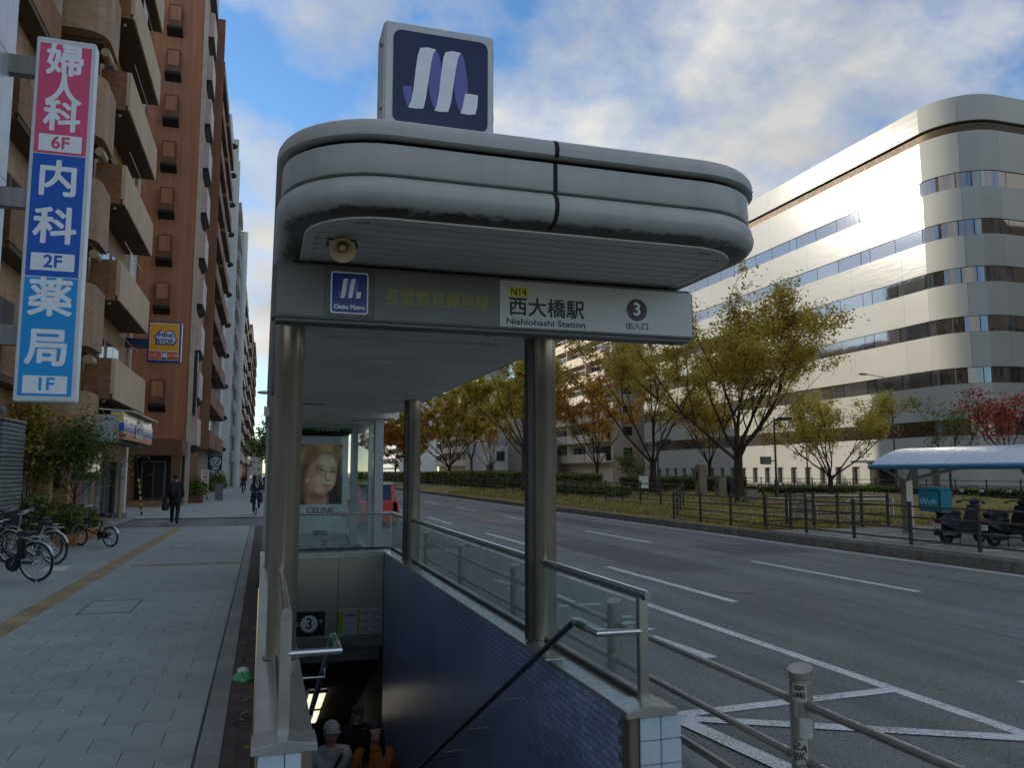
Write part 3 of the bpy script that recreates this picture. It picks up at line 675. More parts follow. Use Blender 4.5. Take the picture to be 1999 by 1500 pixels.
cr = MB().lathe([(0, -.001), (.068, -.001), (.068, .001), (0, .001)], (2.155, FY - .0056, 2.838), 28, 'Y').obj('number_disc', plain('disc_brown', lin(52, 34, 34), .4), sg)
text('3', .11, M_LWHITE, cr, (2.155, FY - .0072, 2.838), bold=.003)
text('出入口', .045, M_INK, sg, (2.155, FY - .0046, 2.735), bold=.0006, fit=.145)
for x in (.09, 1.22, 2.42): MB().tube([(x, 4.45, 2.66), (x, 4.45, 2.648), (x + .02, 4.45, 2.643)], .006, 6).obj('hook', M_DKMETAL, sg)

# horn loudspeaker under the canopy
sp = thing('loudspeaker', 'cream horn loudspeaker hanging below the canopy soffit', 'loudspeaker', (.335, 3.92, 2.9))
M_CREAM = mat('cream_plastic', lin(176, 152, 112), .45, var=.1)
hb = MB().lathe([(.024, .0), (.036, .005), (.040, .05), (.044, .08), (.057, .13), (.063, .135), (.063, .146), (.052, .142), (.032, .104), (.016, .09)], (0, 0, 0), 24)
hb.xf(Matrix.Translation((.335, 3.98, 3.01)) @ Matrix.Rotation(R(128), 4, 'X')); hb.obj('horn', M_CREAM, sp, smooth=True)
pl = MB().ball((0, 0, .105), (.019, .019, .024), 12, 8); pl.xf(Matrix.Translation((.335, 3.98, 3.01)) @ Matrix.Rotation(R(128), 4, 'X')); pl.obj('plug', M_CREAM, sp, smooth=True)
MB().tube([(.262, 3.93, 2.965), (.27, 3.95, 3.0), (.335, 3.96, 3.004), (.40, 3.95, 3.0), (.408, 3.93, 2.965)], .006, 6).obj('bracket', M_DKMETAL, sp)
for x in (.258, .400): boxo('wing_nut', M_DKMETAL, sp, x, x + .012, 3.915, 3.94, 2.955, 2.975)

# signs on the back wall
M_BLK = plain('sign_black', lin(24, 24, 26), .4)
es = thing('exit_number_sign', 'black exit number sign with white disc 3 on the back stair wall', 'sign', (.83, 14.62, -1.0))
boxo('plate', M_BLK, es, .52, 1.105, 14.605, 14.628, -.985, -.56)
d3 = MB().lathe([(0, -.002), (.145, -.002), (.145, .001), (0, .001)], (.84, 14.603, -.77), 32, 'Y').obj('disc', M_LWHITE, es)
text('3', .25, M_BLK, d3, (.84, 14.599, -.77), bold=.003)
text('入口', .075, M_LWHITE, es, (.62, 14.603, -.77), bold=.001); text('号', .07, M_LWHITE, es, (1.035, 14.603, -.745), bold=.001)
ts = thing('timetable_sign', 'white and lime green first and last train board on the back stair wall', 'sign', (1.72, 14.62, -1.0))
boxo('plate', M_SIGNW, ts, 1.335, 2.105, 14.605, 14.628, -.985, -.56)
M_LIME = plain('lime_green', lin(150, 178, 40), .5)
boxo('lime_band', M_LIME, ts, 1.337, 1.415, 14.602, 14.606, -.98, -.565); boxo('lime_band', M_LIME, ts, 1.66, 1.705, 14.602, 14.606, -.98, -.565)
text('始発終電案内', .045, M_INK, ts, (1.54, 14.602, -.66), bold=.0006, fit=.2)
for k in range(3):
    z = -.635 - k * .13
    text('5:13', .062, M_INK, ts, (1.80, 14.602, z), bold=.0005); text('23:53', .062, M_INK, ts, (2.0, 14.602, z), bold=.0005)
    boxo('rule', M_STEEL, ts, 1.72, 2.09, 14.6025, 14.606, z - .062, z - .058)
# ---------------------------------------------------------------- left side of the street
M_APANEL = mat('pale_metal_cladding', lin(198, 202, 206), .35, .3, var=.1, streak=.1)
M_BEIGEBR = brick_mat('beige_wall_tile', lin(204, 168, 126), lin(186, 150, 110), lin(150, 124, 98), .24, .08, 'A')
M_BROWNBR = brick_mat('brown_wall_tile', lin(166, 116, 76), lin(142, 98, 64), lin(108, 82, 62), .24, .08, 'A')
M_BAYBR = brick_mat('bay_wall_tile', lin(184, 150, 116), lin(168, 136, 104), lin(136, 112, 90), .24, .08, 'A')
M_RENDER = mat('pinkish_render', lin(208, 182, 152), .85, var=.14, vs=.5, fine=.12, fs=14, bump=.3, bs=30, streak=.14)
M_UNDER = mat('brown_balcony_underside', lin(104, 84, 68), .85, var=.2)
M_RUST = NT('rust_brown_tile'); M_RUST.set(Roughness=.6)
_r = M_RUST.mix(1, lin(168, 112, 76), M_RUST.ramp(M_RUST.noise(1.0, 4, .6, M_RUST.mapped((3.5, 3.5, .12))), [(.3, G(.72)), (.7, G(1.1))]), 'MULTIPLY')
_r = M_RUST.mix(1, _r, M_RUST.ramp(M_RUST.noise(1.0, 3, .6, M_RUST.mapped((14, 14, .4))), [(.3, G(.84)), (.7, G(1.08))]), 'MULTIPLY')
M_RUST.col(_r); M_RUST.bump(M_RUST.noise(1, 2, .5, M_RUST.mapped((14, 14, .3))), .3, .02); M_RUST = M_RUST.m
M_RUSTD = mat('dark_rust_tile', lin(110, 70, 46), .6, var=.2, streak=.2)
M_SOFFB = mat('dark_hood', lin(40, 34, 32), .8)
M_PALESTRIP = mat('pale_corner_strip', lin(196, 178, 160), .7, streak=.15)
M_MAUVE = mat('pale_mauve_panel', lin(206, 186, 176), .6, var=.15, streak=.15)
M_GREYRIB = NT('grey_ribbed_tile'); M_GREYRIB.set(Roughness=.5)
_sz = M_GREYRIB.add('ShaderNodeSeparateXYZ'); M_GREYRIB.l.new(M_GREYRIB.pos(), _sz.inputs[0])
M_GREYRIB.col(M_GREYRIB.mix(1, lin(128, 134, 132), M_GREYRIB.ramp(M_GREYRIB.noise(1.5, 4), [(.3, G(.8)), (.7, G(1.1))]), 'MULTIPLY')); M_GREYRIB = M_GREYRIB.m
M_GREY = mat('grey_concrete_wall', lin(150, 146, 140), .8, var=.2, vs=.5, streak=.2)
M_BWHITE = mat('white_wall', lin(212, 212, 210), .7, var=.12, vs=.4, streak=.12)
M_CREAMW = mat('cream_wall', lin(206, 194, 170), .75, var=.14, vs=.4, streak=.15)
M_TAN = mat('tan_wall', lin(196, 160, 118), .75, var=.14, vs=.4, streak=.15)
M_ORBR = mat('orange_brown_wall', lin(146, 104, 78), .75, var=.18, vs=.5, streak=.2)
M_FRAME = mat('window_frame_grey', lin(120, 118, 114), .4, .4)
M_GLASSW = window_mat('street_window_glass', lin(92, 102, 106))

def window_x(parent, xf, y0, y1, z0, z1, m=None, sgn=1, split=1):
    """a window in a wall that faces the street (normal +X or -X)"""
    w = boxo('window', M_FRAME, parent, *sorted((xf - .02 * sgn, xf + .03 * sgn)), y0, y1, z0, z1)
    for k in range(split):
        a = y0 + (y1 - y0) * k / split + .05; b = y0 + (y1 - y0) * (k + 1) / split - .05
        boxo('pane', m or M_GLASSW, w, *sorted((xf + .031 * sgn, xf + .036 * sgn)), a, b, z0 + .05, z1 - .05)
def window_y(parent, yf, x0, x1, z0, z1, m=None, split=1):
    w = boxo('window', M_FRAME, parent, x0, x1, yf - .03, yf + .02, z0, z1)
    for k in range(split):
        a = x0 + (x1 - x0) * k / split + .05; b = x0 + (x1 - x0) * (k + 1) / split - .05
        boxo('pane', m or M_GLASSW, w, a, b, yf - .036, yf - .031, z0 + .05, z1 - .05)

# metal clad building at the left edge
bA = thing('metal_clad_building', 'pale metal clad building wall at the far left edge beside the clinic sign', 'building', (-7, 12, 0))
boxo('wall', M_GREY, bA, -12, -5.66, 2, 19.4, 0, 24)
for k in range(9):
    for j in range(4): boxo('cladding_panel', M_APANEL, bA, -5.655, -5.60, 5.3 + j * 3.55, 8.83 + j * 3.55, .1 + k * 2.7, 2.78 + k * 2.7)
# ribbed tile pier
gp = thing('tiled_pier', 'grey ribbed tile pier standing beside the leftmost bicycles', 'pier', (-6.2, 21.3, 0))
boxo('core', M_SHADOWGAP, gp, -6.9, -5.64, 20.5, 22.2, 0, 3.02)
for k in range(30): boxo('tile_course', M_GREYRIB, gp, -6.93, -5.60, 20.46, 22.24, .005 + k * .1, .085 + k * .1)
boxo('cap', M_GREY, gp, -6.95, -5.58, 20.44, 22.26, 3.02, 3.08)
lm = thing('floodlight', 'small grey floodlight on top of the ribbed tile pier', 'lamp', (-5.9, 21.2, 3.08))
MB().lathe([(.02, 0), (.02, .12), (.13, .14), (.15, .24), (.1, .3), (0.0, .3)], (-5.9, 21.2, 3.08), 14).obj('head', M_GREYRIB, lm, smooth=True)

# clinic blade sign
cs = thing('clinic_sign', 'tall vertical blade sign in pink and two blues listing clinic floors', 'sign', (-4.5, 19.15, 3.3))
SX0, SX1, SZ0, SZ1, SYf = -5.07, -3.90, 3.33, 11.42, 19.0
boxo('casing', mat('sign_white_frame', lin(214, 218, 220), .4, var=.06), cs, SX0, SX1, SYf, 19.38, SZ0, SZ1, bevel=.02)
M_PINK = plain('sign_pink', lin(228, 84, 122), .4); M_BLUE = plain('sign_blue', lin(14, 92, 190), .4); M_SKYB = plain('sign_sky_blue', lin(10, 156, 226), .4); M_CARD = plain('sign_letter_white', lin(244, 246, 248), .5)
zs = [(8.77, 11.28, M_PINK), (6.03, 8.745, M_BLUE), (3.45, 6.005, M_SKYB)]
for a, b, m in zs: panel_y('face_panel', m, cs, [(SX0 + .075, a), (SX1 - .075, a), (SX1 - .075, b), (SX0 + .075, b)], SYf - .001, .004)
cxs = (SX0 + SX1) / 2; LY = SYf - .0056
for ch, z, s_ in (('婦', 10.86, .76), ('人', 10.19, .74), ('科', 9.57, .74), ('内', 8.14, .84), ('科', 7.08, .86), ('薬', 5.50, .88), ('局', 4.42, .86)):
    text(ch, s_, M_CARD, cs, (cxs, LY, z + .02), bold=.022)
for bdy, z, m in (('6F', 9.01, M_PINK), ('2F', 6.35, M_BLUE), ('1F', 3.69, M_SKYB)):
    pl_ = panel_y('floor_plate', M_CARD, cs, round_rect(cxs - .42, cxs + .42, z - .19, z + .19, .01), LY + .0005, .003)
    text(bdy, .38, m, pl_, (cxs, LY - .004, z), bold=.010)
for z in (4.75, 7.75, 10.75): boxo('bracket', M_GREY, cs, -5.62, SX0 + .01, 19.05, 19.3, z - .22, z + .2)

# beige apartment block with balconies
bB = thing('balcony_apartment_block', 'beige and brown tiled apartment block with deep balconies and rounded bays over the convenience store', 'building', (-6.5, 28, 0))
wB = boxo('wall', M_BEIGEBR, bB, -14, -6.2, 19.45, 35.2, 0, 27)
boxo('wall', M_BEIGEBR, bB, -6.199, -5.32, 26.65, 34.7, 3.6, 27)
boxo('end_column', M_PALESTRIP, bB, -6.199, -5.25, 34.71, 35.2, 0, 27)
boxo('ground_wall', M_BROWNBR, bB, -6.199, -5.6, 26.7, 34.6, 0, 3.59)
for k in range(8):
    zb = 4.05 + 3.05 * k
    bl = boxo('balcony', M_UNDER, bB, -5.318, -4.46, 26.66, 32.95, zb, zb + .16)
    boxo('front_parapet', M_RENDER, bl, -4.52, -4.40, 26.6, 33.0, zb + .162, zb + 1.25); boxo('front_edge', M_RENDER, bl, -4.458, -4.40, 26.6, 33.0, zb, zb + .16)
    boxo('side_parapet', M_BROWNBR, bl, -5.25, -4.522, 26.58, 26.7, zb - .01, zb + 1.25); boxo('side_parapet', M_BROWNBR, bl, -5.318, -4.522, 32.89, 33.01, zb + .161, zb + 1.25)
    MB().ball((-4.75, 27.0, zb - .03), (.06, .06, .05), 10, 6).obj('ceiling_lamp', M_WHITE, bl, smooth=True)
    window_x(bB, -5.318, 27.2, 29.6, zb + .2, zb + 2.3, M_DKGLASS, 1, 2); window_x(bB, -5.318, 30.1, 32.4, zb + .2, zb + 2.3, M_DKGLASS, 1, 2)
    if k % 2 == 0: ac = boxo('air_conditioner', M_BWHITE, bl, -4.95, -4.65, 27.6 + k * .3, 28.4 + k * .3, zb + .17, zb + .8)
    MB().tube([(-4.56, 28.0, zb + 2.2), (-4.56, 32.0, zb + 2.2)], .015, 6).obj('laundry_pole', M_STEEL, bl)
    if k in (1, 4): boxo('hung_cloth', (M_BWHITE if k == 1 else M_MAUVE), bl, -4.57, -4.55, 29.2, 30.1, zb + 1.4, zb + 2.19)
    boxo('ladder_hatch', M_BWHITE, bB, -5.30, -5.05, 33.3, 33.36, zb + .2, zb + 1.5)
    # rounded bay
    zr = 2.3 + 3.05 * k
    poly = [(-6.19, 24.3)] + [(-5.35 + .62 * math.sin(R(a)), 24.95 - .65 * math.cos(R(a))) for a in range(0, 91, 10)] + [(-4.73, 26.2), (-6.19, 26.2)]
    rb = MB().prism(poly, zr, zr + 1.8, 'Z').obj('rounded_bay', M_BAYBR, bB, smooth=True)
    MB().tube([(-4.85, 24.9, zr - .32), (-4.85, 25.5, zr - .32)], .13, 12).obj('pipe_drum', M_CREAM, rb, smooth=True)
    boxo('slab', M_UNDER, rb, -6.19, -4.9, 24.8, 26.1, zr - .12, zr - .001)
    window_y(bB, 24.9, -6.1, -5.3, zr - .95, zr - .15, M_DKGLASS)
    # nearer small balcony
    zn = 3.9 + 3.05 * k
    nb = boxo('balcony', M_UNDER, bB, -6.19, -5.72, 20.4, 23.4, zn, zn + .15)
    boxo('front_parapet', M_BROWNBR, nb, -5.80, -5.70, 20.3, 23.5, zn + .152, zn + 1.2); boxo('side_parapet', M_BROWNBR, nb, -6.19, -5.802, 20.31, 20.4, zn, zn + 1.2)
    window_x(bB, -6.2, 20.8, 22.8, zn + .3, zn + 2.2, M_DKGLASS, 1, 2)
for y in (20.0, 23.7): boxo('column', M_PALESTRIP, bB, -6.199, -5.85, y, y + .35, 0, 27)
for y, w in ((24.2, .4), (26.3, .35)): boxo('column', M_BEIGEBR, bB, -5.9, -5.45, y, y + w, 0, 2.6)
MB().tube([(-5.22, 34.0, 0), (-5.22, 34.0, 26)], .06, 8).obj('downpipe', M_CREAM, bB)
# shop front
shopM = [plain('poster_orange', lin(150, 84, 44), .5), plain('poster_red', lin(128, 60, 50), .5), M_DKGLASS, plain('poster_leaf', lin(150, 110, 60), .5)]
for k in range(7):
    y0 = 26.8 + k * 1.05
    w = boxo('shop_window', M_FRAME, bB, -5.599, -5.55, y0, y0 + 1.0, .25, 2.6); boxo('pane', M_DKGLASS, w, -5.549, -5.544, y0 + .05, y0 + .95, .3, 2.55)
    if k in (0, 1, 3): boxo('poster', shopM[k % 4], w, -5.543, -5.54, y0 + .2, y0 + .8, .7, 1.6)
boxo('threshold', M_CONC, bB, -5.59, -4.8, 26.5, 34.6, -.003, .10)
boxo('shop_pillar', M_BWHITE, bB, -5.45, -5.1, 34.2, 34.6, .0, 3.0, bevel=.01); boxo('pillar_foot', M_CONC, bB, -5.5, -5.0, 34.15, 34.65, .0, .28)
# convenience store fascia
fs = thing('store_fascia', 'curved convenience store fascia in yellow, blue and red above the shop front', 'shop sign', (-4.5, 29.8, 2.75))
boxo('end_box', mat('fascia_end_grey', lin(176, 178, 176), .5, var=.08), fs, -5.25, -4.24, 26.58, 26.72, 2.76, 3.58)
boxo('back_box', M_GREY, fs, -5.25, -4.5, 26.721, 33.4, 2.78, 3.56)
bands = [(2.86, 2.88, M_SIGNW), (2.88, 3.04, plain('fascia_red', lin(206, 84, 66), .25)), (3.04, 3.09, M_SIGNW), (3.09, 3.34, plain('fascia_blue', lin(48, 84, 170), .25)), (3.34, 3.39, M_SIGNW), (3.39, 3.66, plain('fascia_yellow', lin(222, 190, 84), .25)), (3.66, 3.69, M_SIGNW)]
def cx_(z): return -4.20 + .10 * math.cos((z - 3.2) * 2.4)
for a, b, m in bands:
    st_ = MB(); n = 3
    for q in range(n):
        za_, zb_ = a + (b - a) * q / n, a + (b - a) * (q + 1) / n
        st_.add([(cx_(za_), 26.73, za_), (cx_(za_), 33.3, za_), (cx_(zb_), 33.3, zb_), (cx_(zb_), 26.73, zb_), (-4.48, 26.73, za_), (-4.48, 33.3, za_), (-4.48, 33.3, zb_), (-4.48, 26.73, zb_)], [(0, 1, 2, 3), (0, 3, 7, 4), (1, 5, 6, 2)])
    st_.obj('stripe', m, fs, fix=False, smooth=True)
hp = MB().prism([(29.1, 2.95), (30.7, 2.95), (30.7, 3.45), (30.5, 3.45), (30.4, 3.62), (29.9, 3.62), (29.6, 3.45), (29.1, 3.40)], -4.093, -4.085, 'X').obj('house_plate', M_SIGNW, fs)
text('MINI STOP', .30, plain('fascia_lettering', lin(40, 60, 150), .4), hp, (-4.084, 29.9, 3.2), rot=(R(90), 0, R(90)), bold=.008, fit=1.3)
MB().add([(-5.2, 26.6, 3.75), (-3.95, 27.6, 3.74), (-3.95, 33.6, 3.74), (-5.2, 33.6, 3.75), (-5.2, 26.6, 3.79), (-3.95, 27.6, 3.78), (-3.95, 33.6, 3.78), (-5.2, 33.6, 3.79)], [(0, 1, 2, 3), (4, 5, 6, 7), (0, 1, 5, 4), (1, 2, 6, 5), (2, 3, 7, 6), (3, 0, 4, 7)]).obj('hood', M_STEEL, fs)
bn = solo(MB().box(-4.62, -4.58, 27.2, 30.6, 2.18, 2.72), 'hanging_board', mat('brown_board', lin(140, 92, 80), .7), 'brown board hanging below the convenience store fascia', 'sign')
# projecting store sign
ms = thing('store_blade_sign', 'yellow convenience store blade sign with house emblem and red panels', 'sign', (-3.85, 33.3, 6.1))
M_NVY = plain('sign_dark_blue', lin(44, 52, 128), .4)
MX0, MX1, MZ0, MZ1 = -4.43, -3.25, 6.08, 7.68
boxo('casing', M_NVY, ms, MX0, MX1, 33.3, 33.55, MZ0, MZ1, bevel=.02); boxo('edge', M_SIGNW, ms, MX1 - .001, MX1 + .03, 33.32, 33.53, MZ0 + .03, MZ1 - .05)
boxo('face', plain('cream_face', lin(226, 214, 170), .4), ms, MX0 + .05, MX1 - .06, 33.294, 33.2995, MZ0 + .08, MZ1 - .06)
fy = boxo('yellow_panel', plain('sign_yellow', lin(232, 164, 8), .4), ms, MX0 + .07, MX1 - .08, 33.290, 33.2935, MZ0 + .46, MZ1 - .09)
ux = lambda u: MX0 + .05 + u * (MX1 - MX0 - .11); uz = lambda v: MZ0 + .46 + v * (1.05)
hs = [(.10, .47), (.19, .47), (.19, .20), (.83, .20), (.90, .25), (.97, .35), (.97, .45), (.90, .50), (.92, .58), (.86, .70), (.78, .77), (.66, .77), (.54, .70), (.46, .66), (.36, .80)]
hs = [(ux(u * .92 + .03), uz(v)) for u, v in hs]
cxh = sum(p[0] for p in hs) / len(hs); czh = sum(p[1] for p in hs) / len(hs)
panel_y('emblem_outline', M_NVY, fy, hs, 33.2895, .002); panel_y('emblem', plain('emblem_white', lin(206, 212, 226), .4), fy, [(cxh + (x - cxh) * .86, czh + (z - czh) * .84) for x, z in hs], 33.2870, .002)
text('MINI', .215, M_NVY, fy, (ux(.53), 33.2845, uz(.56)), bold=.010, fit=.5); text('STOP', .215, M_NVY, fy, (ux(.53), 33.2845, uz(.34)), bold=.010, fit=.55)
M_RED = plain('sign_red', lin(206, 74, 52), .4); M_SALM = plain('sign_salmon', lin(240, 170, 140), .4)
for a, b, m, tx in ((.02, .41, M_RED, 'たばこ'), (.43, .60, M_NVY, '酒'), (.62, .98, M_RED, 'ATM')):
    pn = boxo('service_panel', m, ms, ux(a), ux(b), 33.288, 33.2935, MZ0 + .1, MZ0 + .42); text(tx, .2, M_SALM if m is M_RED else M_CARD, pn, (ux((a + b) / 2), 33.2865, MZ0 + .26), bold=.004, fit=(.36 if len(tx) > 1 else None))
boxo('bracket', plain('bracket_blue', lin(44, 62, 92), .5), ms, -5.25, MX0, 33.36, 33.5, 6.62, 6.98)

# rust brown tower with hooded windows
bC = thing('rust_tower', 'tall rust brown tower with small hooded bay windows and pale corner strip', 'building', (-7, 54, 0))
boxo('wall', M_RUST, bC, -13, -4.2, 50, 57.3, 3.7, 44)
boxo('base_wall', M_RUSTD, bC, -13, -4.21, 50.01, 57.29, 0, 3.69)
boxo('corner_strip', M_PALESTRIP, bC, -4.36, -4.12, 49.93, 50.2, 0, 44)
for k in range(14):
    zb = 2.55 + 2.86 * k
    if k:
        hb_ = MB().prism([(49.55, zb + .35), (50.0, zb + .1), (50.0, zb + 1.75), (49.55, zb + 1.75)], -6.35, -5.6, 'X').obj('bay_window', M_RUSTD, bC)
        MB().prism([(49.48, zb + .18), (49.999, zb - .12), (49.999, zb + .08), (49.48, zb + .34)], -6.42, -5.53, 'X').obj('hood', M_SOFFB, hb_)
        boxo('pane', M_RUST, hb_, -6.28, -5.67, 49.538, 49.548, zb + .75, zb + 1.65)
    bw_ = boxo('street_bay', M_MAUVE, bC, -4.199, -3.86, 51.2, 53.9, zb + .9, zb + 2.5)
    MB().prism([(-4.199, zb + .45), (-3.86, zb + .75), (-3.86, zb + .899), (-4.199, zb + .899)], 51.2, 53.9, 'Y').obj('bay_underside', M_SOFFB, bw_)
    window_x(bC, -4.199, 54.6, 56.6, zb + .9, zb + 2.2, None, 1, 2)
boxo('dark_board', plain('navy_board', lin(26, 28, 36), .4), bC, -4.199, -3.95, 50.6, 51.1, 5.2, 9.0)
po = boxo('portico', M_RUSTD, bC, -8.0, -4.25, 46.6, 49.99, 2.75, 3.62)
boxo('column', M_RUSTD, po, -4.75, -4.27, 46.65, 47.2, 0, 2.749); boxo('plinth', M_BROWNBR, po, -8, -4.3, 46.7, 49.9, .0, .32); boxo('inner_wall', M_SOFFB, po, -8, -4.4, 49.6, 49.95, .33, 2.74)
dr = boxo('door', M_FRAME, po, -6.6, -5.3, 49.5, 49.598, .33, 2.5); boxo('pane', M_DKGLASS, dr, -6.5, -5.98, 49.49, 49.499, .4, 2.4); boxo('pane', M_DKGLASS, dr, -5.92, -5.4, 49.49, 49.499, .4, 2.4)
boxo('side_wall', M_ORBR, po, -8, -6.9, 47.2, 49.4, .33, 2.74)
# brown balcony block
def street_block(name, label, loc, x, y0, y1, h, wallm, parm, step=2.95, bx=.6, ph=1.1, seg=None, z0=3.6, win=True, topm=None):
    b = thing(name, label, 'building', (x - 4, (y0 + y1) / 2, 0))
    boxo('wall', wallm, b, x - 8, x - bx, y0, y1, 0, h); boxo('roof_slab', topm or wallm, b, x - 8.1, x - bx + .08, y0 - .05, y1 + .05, h + .002, h + .5)
    k = 0
    while z0 + step * (k + 1) < h + .3:
        z = z0 + step * k
        for a, c in (seg or [(y0 + .4, y1 - .4)]):
            bl = boxo('balcony', parm, b, x - bx + .001, x, a, c, z, z + ph); 
            boxo('slab', M_UNDER, bl, x - bx + .001, x + .03, a - .02, c + .02, z - .14, z - .001)
            if win:
                window_x(b, x - bx, a + .3, c - .3, z + ph + .05, z + step - .35, None, 1, 3)
        window_y(b, y0, x - bx - 2.2, x - bx - .9, z + .3, z + 1.8)
        k += 1
    return b
bD = street_block('brown_balcony_block', 'brown block with orange brown balcony fronts next to the rust tower', None, -3.6, 58, 77.5, 34, M_GREY, M_ORBR, bx=.8, seg=[(58.3, 66), (67, 77)])
boxo('corner_pier', M_ORBR, bD, -4.39, -3.65, 58.05, 58.28, 3.4, 34.3)
boxo('orange_screen', mat('orange_screen', lin(176, 98, 40), .6), bD, -4.45, -4.399, 58.4, 62, .6, 3.3); boxo('air_conditioner', M_BWHITE, bD, -4.39, -3.95, 60, 60.9, 6.1, 6.75)
# white block with dome vents
bE = thing('white_slab_block', 'narrow white block with a column of small dark hood vents', 'building', (-7, 84, 0))
boxo('wall', M_BWHITE, bE, -12, -4.0, 78, 92, 0, 36)
boxo('fin', M_BWHITE, bE, -3.999, -3.5, 84, 84.5, 0, 36); boxo('fin', M_BWHITE, bE, -3.999, -3.6, 91, 91.99, 0, 36.4)
for k in range(11):
    MB().ball((-3.9, 81, 4 + k * 3), (.45, .35, .28), 12, 6).obj('vent_hood', M_SOFFB, bE, smooth=True); window_x(bE, -4.0, 86, 90, 3 + k * 3, 4.7 + k * 3, None, 1, 3)
# light grey tower with fins
bF = thing('finned_grey_tower', 'light grey tower with stacked horizontal fins along its stair', 'building', (-7, 103, 0))
boxo('wall', M_GREY, bF, -12, -3.9, 92.2, 112, 0, 34)
for k in range(11):
    for j in range(5): boxo('fin', M_BWHITE, bF, -3.899, -3.45, 96, 104, 3.2 + k * 2.9 + j * .24, 3.3 + k * 2.9 + j * .24)
MB().tube([(-3.4, 107.5, 0), (-3.4, 107.5, 33.0)], .5, 14).obj('round_column', M_BWHITE, bF, smooth=True)
street_block('cream_balcony_block', 'dark grey block with cream balcony fronts down the street', None, -3.3, 114, 140, 24.5, M_GREY, M_CREAMW, bx=.9, seg=[(114.5, 126), (128, 139)], topm=M_BWHITE)
street_block('tan_block', 'tan block with grey top storey further down the street', None, -3.6, 141, 168, 34, M_TAN, M_CREAMW, bx=.4, topm=M_GREY, seg=[(142, 153), (155, 167)])
street_block('orange_far_block', 'orange brown far block with stepped balconies near the street end', None, -3.2, 170, 205, 34, M_ORBR, M_CREAMW, bx=1.0, seg=[(171, 186), (188, 204)])
street_block('brick_far_block', 'reddish far block farthest along the pavement', None, -2.9, 207, 250, 38, M_ORBR, M_ORBR, bx=.9, seg=[(208, 226), (228, 249)])
bG = solo(MB().box(-3.35, -3.25, 118, 120, 6, 13), 'banner_sign', [plain('banner_orange', lin(214, 96, 50), .5)], 'tall coloured banner sign hung on the cream balcony block', 'sign')
boxo('green_band', plain('banner_green', lin(92, 160, 84), .5), bG, -.052, .052, -1.01, 1.01, 4.6, 7.01); boxo('blue_band', plain('banner_blue', lin(74, 96, 170), .5), bG, -.052, .052, -1.01, 1.01, 2.2, 4.59)
sl = thing('sun_blocking_building', 'unseen pale building added behind the lane gap to keep sun off the road', 'building', (-26, 46, 0))  # added out of view to stop sun reaching the road through the gap
boxo('wall', M_CREAMW, sl, -40, -17, 35.6, 66, 0, 30)
for k in range(9):
    for j in range(5): window_x(sl, -17, 37 + j * 5.6, 39.6 + j * 5.6, 2.2 + k * 3, 3.9 + k * 3, None, 1, 2)
nbk = thing('reflection_block', 'unseen brown block added to darken the reflections in the white office windows', 'building', (80, 9, 0))  # added out of view so the office windows reflect something dark
boxo('wall', mat('reflection_block_wall', lin(84, 76, 70), .8), nbk, 50, 112, 0, 18, 0, 32)
for k in range(9):
    for j in range(8):
        w = boxo('window', M_FRAME, nbk, 52 + j * 7.4, 56.5 + j * 7.4, 17.98, 18.03, 2 + k * 3.3, 4 + k * 3.3); boxo('pane', M_DKGLASS, w, 52.1 + j * 7.4, 56.4 + j * 7.4, 18.031, 18.036, 2.1 + k * 3.3, 3.9 + k * 3.3)
# far buildings closing the street
for i, (x, w, y, h, m, lb) in enumerate(((-5, 9, 420, 14, M_GREY, 'low grey block closing the far end of the street'), (8, 14, 460, 18, M_CREAMW, 'pale block behind the far end of the street'), (-16, 10, 440, 24, M_BWHITE, 'white block at the far left end of the street'))):
    b = thing('far_building', lb, 'building', (x, y, 0), group='blocks closing the far end of the street')
    boxo('wall', m, b, x - w / 2, x + w / 2, y, y + 10, 0, h)
    for k in range(int(h // 3.2) - 1):
        for j in range(3): window_y(b, y, x - w / 2 + .8 + j * w / 3.3, x - w / 2 + .8 + j * w / 3.3 + w / 5, 2.5 + k * 3.2, 4.2 + k * 3.2)
# ---------------------------------------------------------------- white office building across the road
M_OFF = NT('glossy_white_panel'); M_OFF.set(Roughness=.13); M_OFF.b.inputs['Specular IOR Level'].default_value = .3
_o = M_OFF.add('ShaderNodeObjectInfo')
_v = M_OFF.mix(1, lin(182, 180, 170), M_OFF.ramp(_o.outputs['Random'], [(0, G(.95)), (1, G(1.03))]), 'MULTIPLY')
_v = M_OFF.mix(1, _v, M_OFF.ramp(M_OFF.noise(.25, 4), [(.3, G(.94)), (.7, G(1.03))]), 'MULTIPLY')
M_OFF.col(_v); M_OFF.bump(M_OFF.noise(1.0, 3, .6, M_OFF.mapped((.5, .5, 3.0))), .07, .05); M_OFF = M_OFF.m
M_OFFGL = window_mat('ribbon_window_glass', lin(62, 58, 54), .04); M_OFFGL.node_tree.nodes['Principled BSDF'].inputs['IOR'].default_value = 2.7
M_LOUV = mat('louvre_bronze', lin(110, 92, 70), .5, .3)
BX, BYN, BR, BYF = 49.5, 45.5, 3.8, 99.0
def off_path(s, off=0.0):
    """s = metres along the facade from its far end, round the corner, along the near face"""
    L1 = BYF - (BYN + BR); L2 = math.pi / 2 * BR
    if s <= L1: return Vector((BX - off, BYF - s, 0))
    if s <= L1 + L2:
        a = (s - L1) / BR; r_ = BR + off; return Vector((BX + BR - r_ * math.cos(a), BYN + BR - r_ * math.sin(a), 0))
    return Vector((BX + BR + (s - L1 - L2), BYN - off, 0))
L1 = BYF - (BYN + BR); L2 = math.pi / 2 * BR; LT = L1 + L2 + 26
